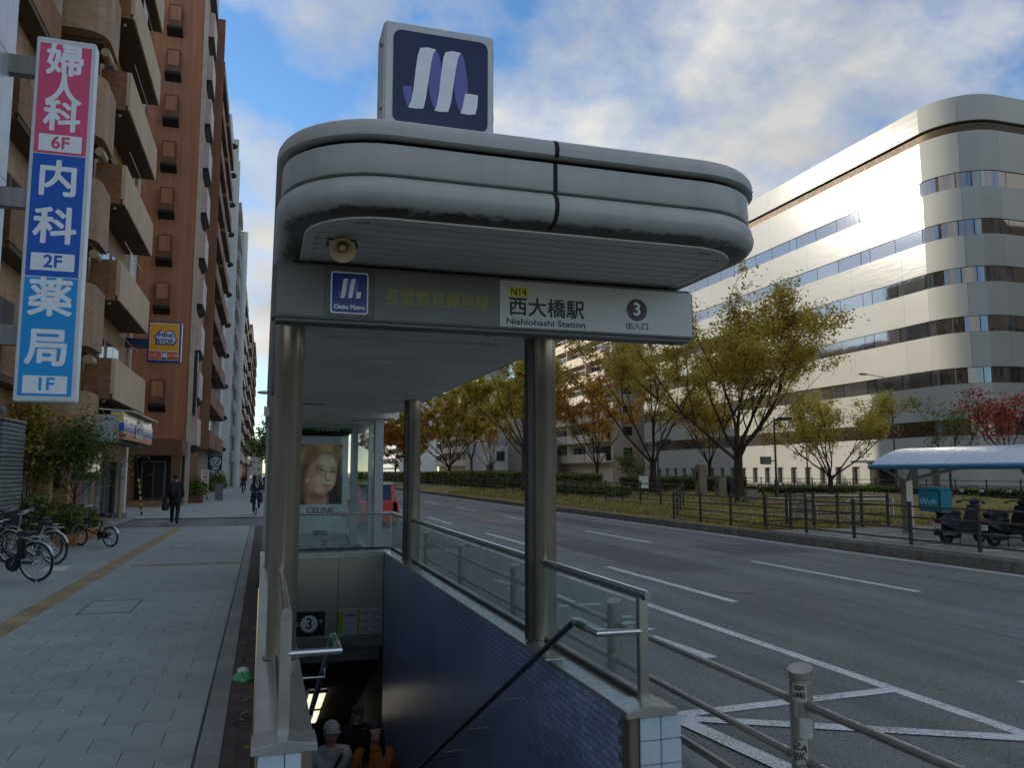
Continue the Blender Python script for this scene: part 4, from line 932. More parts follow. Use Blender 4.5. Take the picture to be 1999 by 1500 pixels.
def off_piece(name, m, parent, s0, s1, z0, z1, o0, o1):
    n = 1 if s1 <= L1 or s0 >= L1 + L2 else max(2, int((s1 - s0) / .5)); mb = MB(); rings = []
    for k in range(n + 1):
        s = s0 + (s1 - s0) * k / n; a = off_path(s, o0); b = off_path(s, o1)
        rings.append([(a.x, a.y, z0), (b.x, b.y, z0), (b.x, b.y, z1), (a.x, a.y, z1)])
    return mb.loft(rings).obj(name, m, parent, smooth=(n > 1))
ob = thing('office_building', 'large glossy white office building with rounded corner and dark ribbon windows across the road', 'office building', (60, 75, 0))
core = [(off_path(s, -.35).x, off_path(s, -.35).y) for s in [0] + [L1 + L2 * k / 10 for k in range(11)] + [LT]] + [(off_path(LT).x, BYF), ]
MB().prism(core, 0, 30.6, 'Z').obj('core', M_SOFFB, ob)
strips = [24.9, 21.1, 17.4, 13.6, 9.7, 5.8]
bands_ = [(28.95, 31.0), (24.9, 28.1)] + [(strips[i + 1], strips[i] - 1.22) for i in range(5)] + [(2.3, strips[5] - 1.22)]
segs = []
s = 0
while s < L1 - .1: segs.append((s, min(s + 5.9, L1))); s += 5.9
segs += [(L1, L1 + L2 / 2), (L1 + L2 / 2, L1 + L2)]
s = L1 + L2
while s < LT - .1: segs.append((s, min(s + 6.2, LT))); s += 6.2
for z0, z1 in bands_:
    for a, b in segs: off_piece('panel', M_OFF, ob, a + .008, b - .008, z0, z1, -.34, 0)
rng = random.Random(11)
for zt in strips:
    off_piece('window_back', M_SOFFB, ob, 0, LT, zt - 1.219, zt - .001, -.345, -.22)
    s = .4; i = 0
    while s < LT - .5:
        w = (2.9, 1.1, 2.9, 2.9)[i % 4]; e = min(s + w, LT)
        if not (s < L1 < e or s < L1 + L2 < e) or True: off_piece('window_pane', M_OFFGL, ob, s + .03, e - .03, zt - 1.19, zt - .03, -.22, -.09 + rng.uniform(-.004, .004))
        s = e; i += 1
for k in range(5): off_piece('louvre', M_LOUV, ob, 0, LT, 28.13 + k * .12, 28.2 + k * .12, -.34, -.05)
# ground floor with slot windows
slot_s = [L1 - 46 + k * 2.15 for k in range(22)]
M_SLOT = mat('slot_reveal_grey', lin(120, 116, 108), .6)
off_piece('slot_back', M_SLOT, ob, 0, LT, 0, 2.29, -.344, -.30)
prev = 0
for q in slot_s:
    off_piece('base_panel', M_OFF, ob, prev, q, .2, 2.299, -.29, -.002); prev = q + .95
off_piece('base_panel', M_OFF, ob, prev, LT, .2, 2.299, -.29, -.002); off_piece('plinth', M_GREY, ob, 0, LT, 0, .75, -.289, .02)
boxo('side_entrance', M_SOFFB, ob, BX - .03, BX + .2, 53.5, 56.5, .0, 2.6); boxo('entrance_canopy', M_OFF, ob, BX - 1.6, BX, 53.2, 57, 2.62, 2.8)
# ---------------------------------------------------------------- apartment blocks beyond
M_APT = mat('beige_apartment_tile', lin(226, 210, 186), .75, var=.12, vs=.3, streak=.1); M_APT2 = mat('brownish_side_wall', lin(186, 168, 150), .75, var=.12, vs=.3)
def park_block(name, label, x, y0, y1, h, wm, sm, depth=12, step=3.0, bays=3, ww=1.4, rail=None):
    b = thing(name, label, 'building', (x + depth / 2, (y0 + y1) / 2, 0))
    boxo('wall', wm, b, x, x + depth, y0 + .3, y1, 0, h); boxo('side_wall', sm, b, x - .02, x + depth, y0, y0 + .298, 0, h + .6); boxo('roof_box', sm, b, x + 3, x + 7, y0 + 3, y0 + 8, h + .002, h + 2.6)
    k = 0; bw = (y1 - y0 - .6) / bays
    while 3.4 + step * (k + 1) <= h + .2:
        z = 3.4 + step * k
        for j in range(bays):
            a = y0 + .5 + j * bw; bl = boxo('balcony', rail or wm, b, x - 1.1, x - .98, a, a + bw - .4, z, z + 1.1); boxo('slab', wm, bl, x - 1.1, x - .001, a, a + bw - .4, z - .2, z - .001)
            boxo('divider', wm, bl, x - .98, x - .001, a + bw - .55, a + bw - .4, z, z + 2.6)
            window_x(b, x, a + .4, a + bw - .8, z + .1, z + 2.2, M_DKGLASS, -1, 2)
        for q in range(2): window_y(b, y0, x + 1.5 + q * 4, x + 1.5 + q * 4 + ww, z + .6, z + 1.9, M_DKGLASS)
        k += 1
    return b
park_block('beige_apartment', 'beige apartment block with stacked balconies beside the white office building', 47.2, 104, 128, 30, M_APT, M_APT2, depth=14)
park_block('far_beige_apartment', 'far beige apartment block with many small balconies behind the left park trees', 42.5, 166, 200, 20, M_APT, M_CREAMW, bays=5)
park_block('grey_antenna_building', 'grey building with antenna mast on its roof behind the park trees', 43.5, 150, 164, 18, M_GREY, M_GREY, bays=2, depth=9)
an = bpy.data.objects['grey_antenna_building']; MB().tube([(45, 152, 18), (45, 152, 24)], .09, 6).obj('antenna', M_BWHITE, an); MB().tube([(47.5, 152, 18.5), (47.5, 152, 21)], .05, 6).obj('antenna', M_DKMETAL, an)
lw = thing('low_white_building', 'low white building behind a bare tree in the park', 'building', (37, 126, 0))
boxo('wall', M_BWHITE, lw, 33.5, 38, 125, 136, 0, 6.2); boxo('dark_wing', M_GREY, lw, 38.01, 45, 121, 136, 0, 7.5); boxo('tower', M_BWHITE, lw, 35.6, 38, 137, 141, 0, 15)
window_y(lw, 125, 34.3, 35.6, .6, 3.0, M_DKGLASS); window_y(lw, 125, 36, 37.4, 3.6, 5.2, M_DKGLASS)
gt = thing('grey_slab_tower', 'plain grey slab tower rising behind the park trees', 'building', (58, 210, 0))
boxo('wall', M_GREY, gt, 50, 62, 205, 220, 0, 33)
for k in range(9): window_y(gt, 205, 51.5, 54, 4 + k * 3.1, 5.6 + k * 3.1, M_DKGLASS)
park_block('far_white_block', 'far white block at the left end of the park', 40.5, 250, 290, 26, M_BWHITE, M_BWHITE, bays=4)

# ---------------------------------------------------------------- fence along the park
def fence(name, label, x, ys, ztop, zbase, group):
    f = thing(name, label, 'fence', (x, ys[0], zbase), group=group)
    n = len(ys)
    for y in ys:
        MB().lathe([(.045, 0), (.045, ztop - zbase - .06), (.058, ztop - zbase - .05), (.058, ztop - zbase - .02), (.03, ztop - zbase)], (x, y, zbase), 10).obj('post', M_DKMETAL, f, smooth=True)
    for k in range(4):
        z = zbase + .16 + k * (ztop - zbase - .28) / 3
        MB().tube([(x, ys[0] - .0, z), (x, ys[-1], z)], .022, 8).obj('rail', M_DKMETAL, f, smooth=True)
    return f
fence('park_fence', 'near run of dark brown four rail fence along the far kerb', 14.72, [7.9 + 1.92 * k for k in range(11)], 1.16, .10, 'brown rail fences')
fence('park_fence', 'far run of dark brown four rail fence set back behind the bank', 17.3, [31 + 2.05 * k for k in range(48)], 1.42, .42, 'brown rail fences')
cf = thing('park_fence', 'short slanting run of dark brown fence linking the two long runs', 'fence', (16, 29, .2), group='brown rail fences')
for t in (0.33, .66): 
    p = Vector((14.72, 27.1, .12)).lerp(Vector((17.3, 31, .4)), t); MB().tube([tuple(p), (p.x, p.y, p.z + 1.05)], .045, 8).obj('post', M_DKMETAL, cf)
for k in range(4): MB().tube([(14.72, 27.1, .28 + k * .26), (17.3, 31, .58 + k * .24)], .022, 8).obj('rail', M_DKMETAL, cf)
fence('back_fence', 'dark brown fence at the back of the park before the office building', 43.5, [30 + 2.4 * k for k in range(20)], 1.4, .2, 'brown rail fences')
pf = thing('pad_fence', 'cluster of brown fence posts closing the scooter parking pad', 'fence', (17, 20.9, .1), group='brown rail fences')
for x, y in ((15.3, 20.9), (16.2, 21.0), (16.25, 22.4), (17.0, 20.9), (17.05, 22.5), (17.9, 20.9), (18.9, 20.9), (15.35, 22.3)):
    MB().tube([(x, y, .1), (x, y, 1.22)], .048, 10).obj('post', M_DKMETAL, pf, smooth=True)
for k in range(4):
    MB().tube([(16.2, 21.0, .3 + k * .26), (18.9, 20.9, .3 + k * .26)], .02, 8).obj('rail', M_DKMETAL, pf)
    MB().tube([(15.35, 22.3, .3 + k * .26), (17.05, 22.5, .3 + k * .26)], .02, 8).obj('rail', M_DKMETAL, pf)

# ---------------------------------------------------------------- trees
M_BARK = mat('grey_brown_bark', lin(92, 78, 66), .9, var=.3, vs=2, fine=.3, fs=20, bump=.6, bs=18, bd=.02, streak=.2)
M_BARKD = mat('dark_bark', lin(70, 56, 46), .9, var=.3, vs=2, fine=.3, fs=20, bump=.6, bs=18, bd=.02)
L_GOLD = leaf_mat('golden_zelkova_leaf', [(0, lin(168, 168, 76)), (.35, lin(204, 188, 84)), (.7, lin(226, 196, 92)), (1, lin(212, 162, 80))])
L_OLIVE = leaf_mat('olive_zelkova_leaf', [(0, lin(172, 172, 76)), (.5, lin(212, 194, 88)), (1, lin(236, 200, 98))])
L_ORANGE = leaf_mat('orange_zelkova_leaf', [(0, lin(186, 160, 72)), (.5, lin(220, 180, 82)), (1, lin(208, 140, 74))])
L_GREENY = leaf_mat('yellow_green_leaf', [(0, lin(180, 188, 80)), (.5, lin(220, 208, 92)), (1, lin(244, 212, 100))])
L_RED = leaf_mat('red_maple_leaf', [(0, lin(150, 56, 48)), (.5, lin(190, 78, 58)), (1, lin(206, 112, 74))])
L_GREEN = leaf_mat('green_leaf', [(0, lin(70, 92, 42)), (.5, lin(108, 130, 58)), (1, lin(146, 152, 72))])
def make_tree(name, label, base, H, W, seed, leaf, nspray, leafsize=.15, trunk_frac=.22, limbs=7, r0=.22, bark=None, group=None, lean=(0, 0), sparse=1.0, levels=4, droop=0.0, flat=.35, shift=(0, 0)):
    rg = random.Random(seed); t = thing(name, label, 'tree', base, group=group, world=False)
    tr = MB(); tips = []; segs_ = []
    th = H * trunk_frac
    p0 = Vector((0, 0, -.15)); p1 = Vector((lean[0] * th, lean[1] * th, th))
    def branch(p, d, L, r_, lev):
        pts = [p]; n = 4 if lev < 2 else 3; q = p.copy(); dd = d.copy()
        for k in range(n):
            dd = (dd + Vector((rg.uniform(-.13, .13), rg.uniform(-.13, .13), (.07 - droop) if lev < 2 else rg.uniform(-.08, .10)))).normalized()
            q = q + dd * L / n; pts.append(q.copy())
        segs_.append((pts, r_, r_ * .55, 7 if lev == 0 else (5 if lev == 1 else 4)))
        if lev >= levels - 1:
            tips.append((pts[-1], dd)); tips.append((pts[-2], dd)); return
        if lev >= 2: tips.append((pts[-1], dd))
        if lev == 1: tips.append((pts[-1], dd)); tips.append((pts[2], dd))
        nc = 3 if lev == 0 else (3 if rg.random() < .5 else 2)
        for k in range(nc):
            f = 1.0 if k == 0 else rg.uniform(.45, .95); idx = min(int(f * n), n - 1); st = pts[idx].lerp(pts[idx + 1], f * n - idx) if f < 1 else pts[-1]
            sp = .28 if k == 0 else .62
            nd = (dd + Vector((rg.uniform(-sp, sp), rg.uniform(-sp, sp), rg.uniform(-.1, .28)))).normalized()
            branch(st, nd, L * rg.uniform(.58, .74), r_ * (.6 if k == 0 else .45), lev + 1)
    for k in range(limbs):
        a = 6.283 * (k + rg.uniform(-.25, .25)) / limbs; tilt = (rg.uniform(.75, 1.02) if k % 3 == 1 else rg.uniform(.25, .75)) if k else .08
        d = Vector((math.cos(a) * math.sin(tilt), math.sin(a) * math.sin(tilt), math.cos(tilt)))
        branch(p1 - Vector((0, 0, rg.uniform(0, th * .25))), d, H * rg.uniform(.26, .34), r0 * .28, 0)
    # fit to the wanted width and height
    rr = sorted(math.hypot(p.x - lean[0] * th, p.y - lean[1] * th) for p, _ in tips); mx = rr[int(len(rr) * .86)]; mz = max(p.z for p, _ in tips)
    sxy = (W / 2 - .25) / mx; sz = (H - .25 - th) / (mz - th)
    F_ = lambda p: Vector((p.x * (1 + (sxy - 1) * min(1, max(0, (p.z - th * .7) / (th * .6 + .01)))), p.y * (1 + (sxy - 1) * min(1, max(0, (p.z - th * .7) / (th * .6 + .01)))), p.z if p.z < th else th + (p.z - th) * sz)) + Vector((shift[0], shift[1], 0)) * (max(0, p.z - th) / (mz - th)) ** .8
    tr.tube([p0, (0.02, 0, th * .12), (p1.x * .5, p1.y * .5, th * .55), p1], [r0 * 1.05, r0 * .80, r0 * .70, r0 * .66], 12)
    for pts, ra, rb_, n in segs_:
        m_ = len(pts); tr.tube([F_(p) for p in pts], [max(.008, ra + (rb_ - ra) * i / (m_ - 1)) for i in range(m_)], n, cap=False)
    tr.obj('trunk', bark or M_BARK, t, smooth=True, fix=False)
    cr_ = MB()
    for p, d in tips:
        if rg.random() > sparse * .66: continue
        c = F_(p)
        for _ in range(nspray):
            R_ = rg.gauss(0, .33) ; a = rg.random() * 6.283
            q = c + Vector((math.cos(a) * R_ * 1.15 + d.x * rg.uniform(-.2, .3), math.sin(a) * R_ * 1.15 + d.y * rg.uniform(-.2, .3), rg.gauss(0, flat * .5)))
            s_ = leafsize * rg.uniform(.7, 1.4); ax = rg.random() * 6.283; el = rg.uniform(-.9, .5)
            u = Vector((math.cos(ax) * math.cos(el), math.sin(ax) * math.cos(el), math.sin(el))); w = u.cross(Vector((rg.uniform(-.6, .6), rg.uniform(-.6, .6), 1))).normalized()
            cr_.add([q - u * s_ * .5, q + w * s_ * .26, q + u * s_ * .5, q - w * s_ * .26], [(0, 1, 2, 3)])
    cr_.obj('crown', leaf, t, fix=False)
    return t
TG = 'autumn trees in the roadside park'
make_tree('zelkova_tree', 'largest golden zelkova with fan of dark limbs in front of the office building', (22.4, 34.6, .2), 11.8, 11.4, 21, L_GOLD, 41, 0.18, .24, 10, .30, M_BARKD, TG, levels=5, shift=(1.9, -.6))
make_tree('zelkova_tree', 'orange brown zelkova with crooked forked trunk left of the largest tree', (24.3, 47.4, .3), 11.5, 13, 4, L_GOLD, 66, 0.23, .2, 6, .3, M_BARKD, TG)
make_tree('zelkova_tree', 'smaller vase shaped zelkova to the right of the park lamp', (34.7, 43.2, .2), 7.2, 8.6, 15, L_OLIVE, 49, 0.19, .2, 8, .22, M_BARKD, TG, levels=4)
make_tree('zelkova_tree', 'thin zelkova standing just behind the largest tree', (31.6, 52.6, .2), 8.6, 7.5, 33, L_GOLD, 45, 0.21, .28, 6, .2, M_BARKD, TG)
make_tree('zelkova_tree', 'tall yellow green tree seen just left of the right front pillar', (20.0, 61.4, .4), 12.5, 11, 45, L_GREENY, 72, 0.27, .3, 6, .26, M_BARK, TG)
make_tree('zelkova_tree', 'dark limbed zelkova seen between the two right pillars', (21.2, 93.7, .4), 12.5, 13.5, 52, L_GOLD, 72, 0.34, .18, 8, .3, M_BARKD, TG)
make_tree('zelkova_tree', 'slim brown leaved tree in front of the beige apartment block', (30.0, 69.9, .3), 11.5, 9.5, 61, L_ORANGE, 52, 0.27, .2, 7, .24, M_BARKD, TG)
make_tree('sapling_tree', 'sparse dark green young tree behind the turquoise shelter', (37.9, 36.9, .2), 6.4, 4.4, 71, L_GREEN, 22, .17, .3, 6, .1, M_BARK, TG, sparse=.8, levels=3)
make_tree('maple_tree', 'red leaved tree with leaning dark trunk behind the turquoise shelter', (38.4, 31.6, .2), 6.4, 5.2, 83, L_RED, 30, .18, .4, 7, .13, M_BARKD, TG, lean=(-.15, .5), levels=3)
make_tree('zelkova_tree', 'bare branched small tree in front of the low white building', (31.3, 111.9, .2), 12, 11, 93, L_ORANGE, 18, 0.32, .18, 7, .24, M_BARKD, TG)
make_tree('zelkova_tree', 'yellow green tree crown behind the second right pillar', (26.5, 104, .4), 13, 10, 97, L_GREENY, 66, 0.36, .25, 6, .25, M_BARK, TG)
make_tree('zelkova_tree', 'orange tree at the far left of the park above the red car', (24.5, 140, .4), 13, 13, 101, L_ORANGE, 72, 0.44, .2, 7, .3, M_BARKD, TG)
make_tree('zelkova_tree', 'rusty red tree beyond the orange one at the far left of the park', (27, 172, .4), 14, 15, 107, L_RED, 72, 0.53, .2, 7, .3, M_BARKD, TG)
make_tree('zelkova_tree', 'golden tree half hidden behind the right front pillar', (25.5, 76, .4), 12.5, 11, 113, L_GOLD, 66, 0.29, .2, 7, .27, M_BARKD, TG)
make_tree('sapling_tree', 'small green tree by the hedge before the beige apartment', (29.0, 60.0, .2), 3.6, 3.0, 119, L_GREEN, 26, .2, .3, 5, .08, M_BARK, TG, levels=3)
make_tree('street_tree', 'dark green street tree far down the pavement beside the left pillar', (1.5, 62, 0), 6.0, 4.6, 127, L_GREEN, 30, .26, .3, 6, .14, M_BARK, 'street trees along the pavement', levels=3)
make_tree('street_tree', 'second dark green street tree farther down the pavement', (1.4, 86, 0), 6.5, 5, 131, L_GREEN, 30, .32, .3, 6, .14, M_BARK, 'street trees along the pavement', levels=3)
make_tree('street_tree', 'third dark green street tree near the end of the pavement', (1.4, 130, 0), 7.5, 7, 137, L_GREEN, 26, .42, .3, 6, .14, M_BARK, 'street trees along the pavement', levels=3)

# ---------------------------------------------------------------- hedges
L_HEDGE = leaf_mat('hedge_leaf', [(0, lin(72, 90, 40)), (.5, lin(114, 128, 58)), (1, lin(158, 156, 78))], .25)
M_HCORE = mat('hedge_twigs', lin(40, 42, 26), .95)
def hedge(label, x0, x1, y0, y1, z0, h, n, ls=.12, rag=.12, leaf=None, seed=1, group='park hedges'):
    rg = random.Random(seed); t = thing('hedge', label, 'hedge', ((x0 + x1) / 2, (y0 + y1) / 2, z0), group=group)
    boxo('core', M_HCORE, t, x0 + .12, x1 - .12, y0 + .12, y1 - .12, z0, z0 + h - .1)
    mb = MB()
    for _ in range(n):
        f = rg.random(); x = rg.uniform(x0, x1); y = rg.uniform(y0, y1); z = z0 + h * rg.random() ** .6
        if f < .45: x = x0 + abs(rg.gauss(0, .06))
        elif f < .6: y = y0 + abs(rg.gauss(0, .06))
        else: z = z0 + h + rg.gauss(-.03, rag * .6)
        q = Vector((x, y, z)); s_ = ls * rg.uniform(.6, 1.3); u = Vector((rg.gauss(0, 1), rg.gauss(0, 1), rg.gauss(0, 1))).normalized(); w = u.cross(Vector((rg.gauss(0, 1), rg.gauss(0, 1), rg.gauss(0, 1)))).normalized()
        mb.add([q - u * s_ * .5, q + w * s_ * .3, q + u * s_ * .5, q - w * s_ * .3], [(0, 1, 2, 3)])
    mb.obj('foliage', leaf or L_HEDGE, t, fix=False)
hedge('clipped green hedge behind the largest tree', 24.9, 33.5, 50.5, 54.0, .2, 1.25, 5200, .16, seed=2)
hedge('long clipped hedge right of the largest tree before the office wall', 33.6, 43, 48.0, 49.2, .2, .6, 3200, .15, seed=3)
hedge('low ragged hedge under the smaller zelkova', 30.5, 38.5, 45.2, 46.4, .2, .7, 2600, .14, .22, seed=4)
hedge('clipped hedge below the beige apartment block', 19.5, 25, 57.0, 59.5, .35, 1.3, 3600, .18, seed=5)
hedge('low dark shrubs just behind the far fence run', 18.0, 19.2, 40, 56, .45, .62, 3600, .15, .2, seed=6)
hedge('long hedge behind the far fence below the antenna building', 18.6, 24, 64, 92, .5, 1.35, 5200, .24, seed=7)
hedge('farthest long hedge at the left end of the park', 18.4, 22.0, 94, 170, .5, 1.25, 4500, .34, seed=8)
hedge('narrow hedge strip before the office corner', 43.9, 45.2, 28, 52, .2, .6, 3000, .16, seed=9)

# ---------------------------------------------------------------- park furniture
def lamp_post(label, x, y, h, arm, name='park_lamp', head='box'):
    l = thing(name, label, 'lamp post', (x, y, .15), group='lamp posts')
    MB().lathe([(.10, 0), (.10, 1.25), (.06, 1.32), (.045, h)], (x, y, .15), 12).obj('pole', M_DKMETAL, l, smooth=True)
    if head == 'box':
        MB().box(x - .02, x + arm, y - .03, y + .03, .15 + h - .08, .15 + h - .03).obj('arm', M_DKMETAL, l)
        MB().prism([(x + arm * .3, .15 + h - .1), (x + arm * 1.5, .15 + h - .02), (x + arm * 1.3, .15 + h + .1), (x + arm * .45, .15 + h + .12)], y - .14, y + .14, 'Y').obj('lamp_head', M_DKMETAL, l)
    else:
        MB().tube([(x, y, .15 + h - .02), (x + arm * .3, y, .15 + h + .35), (x + arm, y, .15 + h + .5)], .035, 8).obj('arm', M_STEEL, l, smooth=True)
        MB().ball((x + arm * 1.12, y, .15 + h + .5), (.42, .16, .09), 12, 6).obj('lamp_head', M_STEEL, l, smooth=True)
    return l
pl1 = lamp_post('dark park lamp with small plate sign between the largest and smaller zelkovas', 25.9, 36.5, 4.5, .75)
bs_ = boxo('plate_sign', M_DKMETAL, pl1, 24.95, 25.6, 36.45, 36.5, 2.25, 2.65); boxo('plate_face', M_SIGNG, bs_, 25.0, 25.55, 36.44, 36.449, 2.3, 2.6); boxo('sign_arm', M_DKMETAL, pl1, 25.6, 25.9, 36.46, 36.49, 2.4, 2.46)
lamp_post('tall grey street lamp in front of the office building', 44.0, 47.7, 8.3, -2.2, 'street_lamp', 'arm')
lamp_post('grey street lamp before the slot windows of the office building', 42.0, 55.0, 4.2, 2.6, 'street_lamp', 'arm')
lamp_post('dark lamp by the beige apartment entrance', 23.0, 44.2, 3.6, .6)
M_STONE = mat('granite_post', lin(146, 134, 116), .8, var=.2, fine=.2, fs=40, bump=.3)
for x, y, w, h, lb in ((26.4, 45.0, .55, 2.1, 'tall square granite post left of the largest tree'), (25.2, 40.8, .5, 1.3, 'short square granite post beside the black bin'), (24.0, 36.2, .7, .75, 'low granite block at the foot of the largest tree')):
    g = thing('granite_post', lb, 'stone post', (x, y, .2), group='granite posts in the park'); boxo('shaft', M_STONE, g, x - w / 2, x + w / 2, y - w / 2, y + w / 2, .15, .2 + h, bevel=.03)
    boxo('plaque', M_DKMETAL, g, x - w / 2 - .012, x - w / 2 - .001, y - w * .25, y + w * .25, .2 + h * .55, .2 + h * .8)
bn_ = thing('litter_bin', 'black litter bin beside the granite post', 'bin', (25.8, 40.7, .2)); MB().lathe([(.2, 0), (.22, .9), (.24, .92), (.24, 1.0), (.15, 1.15), (0, 1.18)], (25.8, 40.7, .2), 14).obj('body', M_BLACK, bn_, smooth=True); boxo('slot', M_SHADOWGAP, bn_, 25.56, 25.62, 40.6, 40.8, .8, .9)
nb_ = thing('notice_board', 'small white notice on a post behind the fence', 'notice', (21.5, 43.2, .3)); MB().tube([(21.5, 43.2, .2), (21.5, 43.2, 1.1)], .03, 8).obj('post', M_DKMETAL, nb_); boxo('board', M_WHITE, nb_, 21.2, 21.8, 43.15, 43.19, .85, 1.6)
def hoop(label, a, b, h, z=.15, plate=False):
    a = Vector((*a, z)); b = Vector((*b, z)); d = (b - a).normalized(); t = thing('hoop_barrier', label, 'barrier', tuple(a), group='hoop barriers at the park entry')
    pts = [a - Vector((0, 0, .1)), a + Vector((0, 0, h - .12)), a + d * .04 + Vector((0, 0, h - .04)), a + d * .12 + Vector((0, 0, h)), b - d * .12 + Vector((0, 0, h)), b - d * .04 + Vector((0, 0, h - .04)), b + Vector((0, 0, h - .12)), b - Vector((0, 0, .1))]
    MB().tube(pts, .035, 10).obj('hoop', M_STEEL, t, smooth=True)
    if plate: n = Vector((-d.y, d.x, 0)) * .01; p, q = a + d * .08, b - d * .08; MB().add([p + n + Vector((0, 0, .3)), q + n + Vector((0, 0, .3)), q + n + Vector((0, 0, h - .06)), p + n + Vector((0, 0, h - .06)), p - n + Vector((0, 0, .3)), q - n + Vector((0, 0, .3)), q - n + Vector((0, 0, h - .06)), p - n + Vector((0, 0, h - .06))], [(0, 1, 2, 3), (4, 5, 6, 7), (0, 1, 5, 4), (1, 2, 6, 5), (2, 3, 7, 6), (3, 0, 4, 7)]).obj('plate', M_STONE, t)
hoop('grey hoop barrier nearest the largest tree', (16.6, 25.6), (17.9, 24.6), .75)
hoop('small grey hoop barrier with filled plate', (17.2, 23.2), (17.7, 22.8), .72, plate=True)
hoop('long grey hoop barrier behind the plated one', (18.5, 24.8), (21.2, 23.2), .85); hoop('grey hoop barrier next to the brown fence cluster', (18.0, 21.7), (19.3, 21.3), .8)

# ---------------------------------------------------------------- turquoise cycle shelter
M_TURQ = mat('turquoise_paint', lin(52, 134, 168), .35, var=.08); M_POLY = mat('pale_roof_sheet', lin(196, 208, 218), .3, var=.08, vs=.8, fine=.05)
cy_ = thing('cycle_shelter', 'low arched shelter with pale roof sheets and turquoise edge tube over the scooters', 'shelter', (18.2, 14, .1))
AX0, AX1, AZ0, AZ1 = 16.9, 19.7, 2.0, 2.52
def arch(t): return AX0 + (AX1 - AX0) * t, AZ0 + (AZ1 - AZ0) * math.sin(math.pi * t) ** .8
for k in range(11):
    yb = 19.3 - k * 1.3; mb = MB(); rings = []
    for q in range(13):
        x, z = arch(q / 12); rings.append([(x, yb - 1.285, z), (x, yb, z), (x, yb, z + .025), (x, yb - 1.285, z + .025)])
    mb.loft(rings).obj('roof_sheet', M_POLY, cy_, smooth=True)
    if k % 2 == 0:
        MB().tube([(*[arch(q / 12)[0]], yb + .0, arch(q / 12)[1] - .03) for q in range(13)], .022, 6).obj('rib', M_TURQ, cy_, smooth=True)
for x in (AX0, AX1): MB().tube([(x, 5.0, AZ0), (x, 19.32, AZ0)], .075, 12).obj('edge_tube', M_TURQ, cy_, smooth=True)
for y in (18.5, 13.0, 8.0):
    MB().box(17.3, 17.52, y - .11, y + .11, .1, 1.62).obj('post', M_STEEL, cy_)
    for dy in (-.6, .6): MB().tube([(17.41, y, 1.55), (17.1, y + dy, 2.0)], .045, 8).obj('brace', M_STEEL, cy_)
    MB().tube([(17.41, y, 1.6), (19.6, y, 2.02)], .05, 8).obj('brace', M_STEEL, cy_)
# ---------------------------------------------------------------- guard rail bollards by the road
M_BOLL = mat('bollard_steel', lin(160, 155, 146), .36, .65, var=.16, vs=4, fine=.08, streak=.12)
M_PAPER = mat('worn_sticker', lin(172, 168, 160), .7, var=.2, vs=20); M_PAPER2 = mat('grey_sticker', lin(150, 148, 140), .7, var=.25, vs=25)
M_PIPE = mat('dark_steel_pipe', lin(140, 132, 126), .38, .4, var=.16, vs=5, fine=.1)
BY = [1.2, 3.66, 5.98, 8.6, 11.1, 13.6]
BLAB = ['nearest steel bollard out of the way at the pavement corner', 'steel bollard plastered with stickers at the lower right', 'steel bollard seen through the first glass pane', 'steel bollard seen through the second glass pane', 'steel bollard seen through the third glass pane', 'steel bollard seen through the rearmost glass panes']
for i, y in enumerate(BY):
    if i == 0: continue
    b = thing('bollard', BLAB[i], 'bollard', (2.70, y, 0), group='steel bollards along the kerb')
    MB().lathe([(.059, -.02), (.059, .775), (.0565, .778), (.0565, .784), (.061, .787), (.061, .80)], (2.70, y, 0), 28).obj('shaft', M_BOLL, b, smooth=True)
    cap = MB(); n = 28; top = []
    for k in range(n):
        a = 6.283 * k / n; top.append((2.70 + .061 * math.cos(a), y + .061 * math.sin(a), .835 + .018 * math.cos(a - .6)))
    cap.loft([[(p[0], p[1], .8) for p in top], top]).obj('cap', M_BOLL, b)
for y0, y1, lb in ((3.66, 5.98, 'three guard pipes between the stickered bollard and the stair pier'), (1.2, 3.66, 'guard pipes running from the stickered bollard to the lower right corner'), (5.98, 8.6, 'guard pipes behind the first glass panes'), (8.6, 11.1, 'guard pipes behind the middle glass panes'), (11.1, 13.6, 'guard pipes behind the rear glass panes')):
    g = thing('guard_rail', lb, 'guard rail', (2.7, y0, 0), group='guard pipes along the kerb')
    for z in (.66, .38, .10):
        MB().tube([(2.7, y0 + .055, z), (2.7, y1 - .055, z)], .021, 12).obj('pipe', M_PIPE if y0 < 3 else M_BOLL, g, smooth=True)
        for yy_ in (y0 + .056, y1 - .116): MB().tube([(2.7, yy_, z), (2.7, yy_ + .06, z)], .025, 12).obj('sleeve', M_PIPE, g, smooth=True)
stb = bpy.data.objects.get('bollard')
shaft = [c for c in stb.children if c.name.startswith('shaft')][0]
def sticker(a0, a1, z0, z1, m, skew=0.0):
    mb = MB(); n = 6; r_ = .0597; rings = []
    for k in range(n + 1):
        a = R(a0 + (a1 - a0) * k / n); f = k / n * skew
        rings.append([(2.70 + r_ * math.cos(a), 3.66 + r_ * math.sin(a), z0 + f), (2.70 + r_ * math.cos(a), 3.66 + r_ * math.sin(a), z1 + f)])
    v = MB()
    for q in range(n): v.sheet(rings[q][0], rings[q + 1][0], rings[q + 1][1], rings[q][1])
    return v.obj('sticker', m, shaft, fix=False)
def stext(t, a, z, size, m, st, rad=.0615, rot=0, fit=None, bold=.0006):
    an_ = R(a); o = text(t, size, m, None, (0, 0, 0), bold=bold, fit=fit); o.parent = st
    o.location = (2.70 + rad * math.cos(an_), 3.66 + rad * math.sin(an_), z); o.rotation_euler = (R(90), R(rot), an_ + R(90)); return o
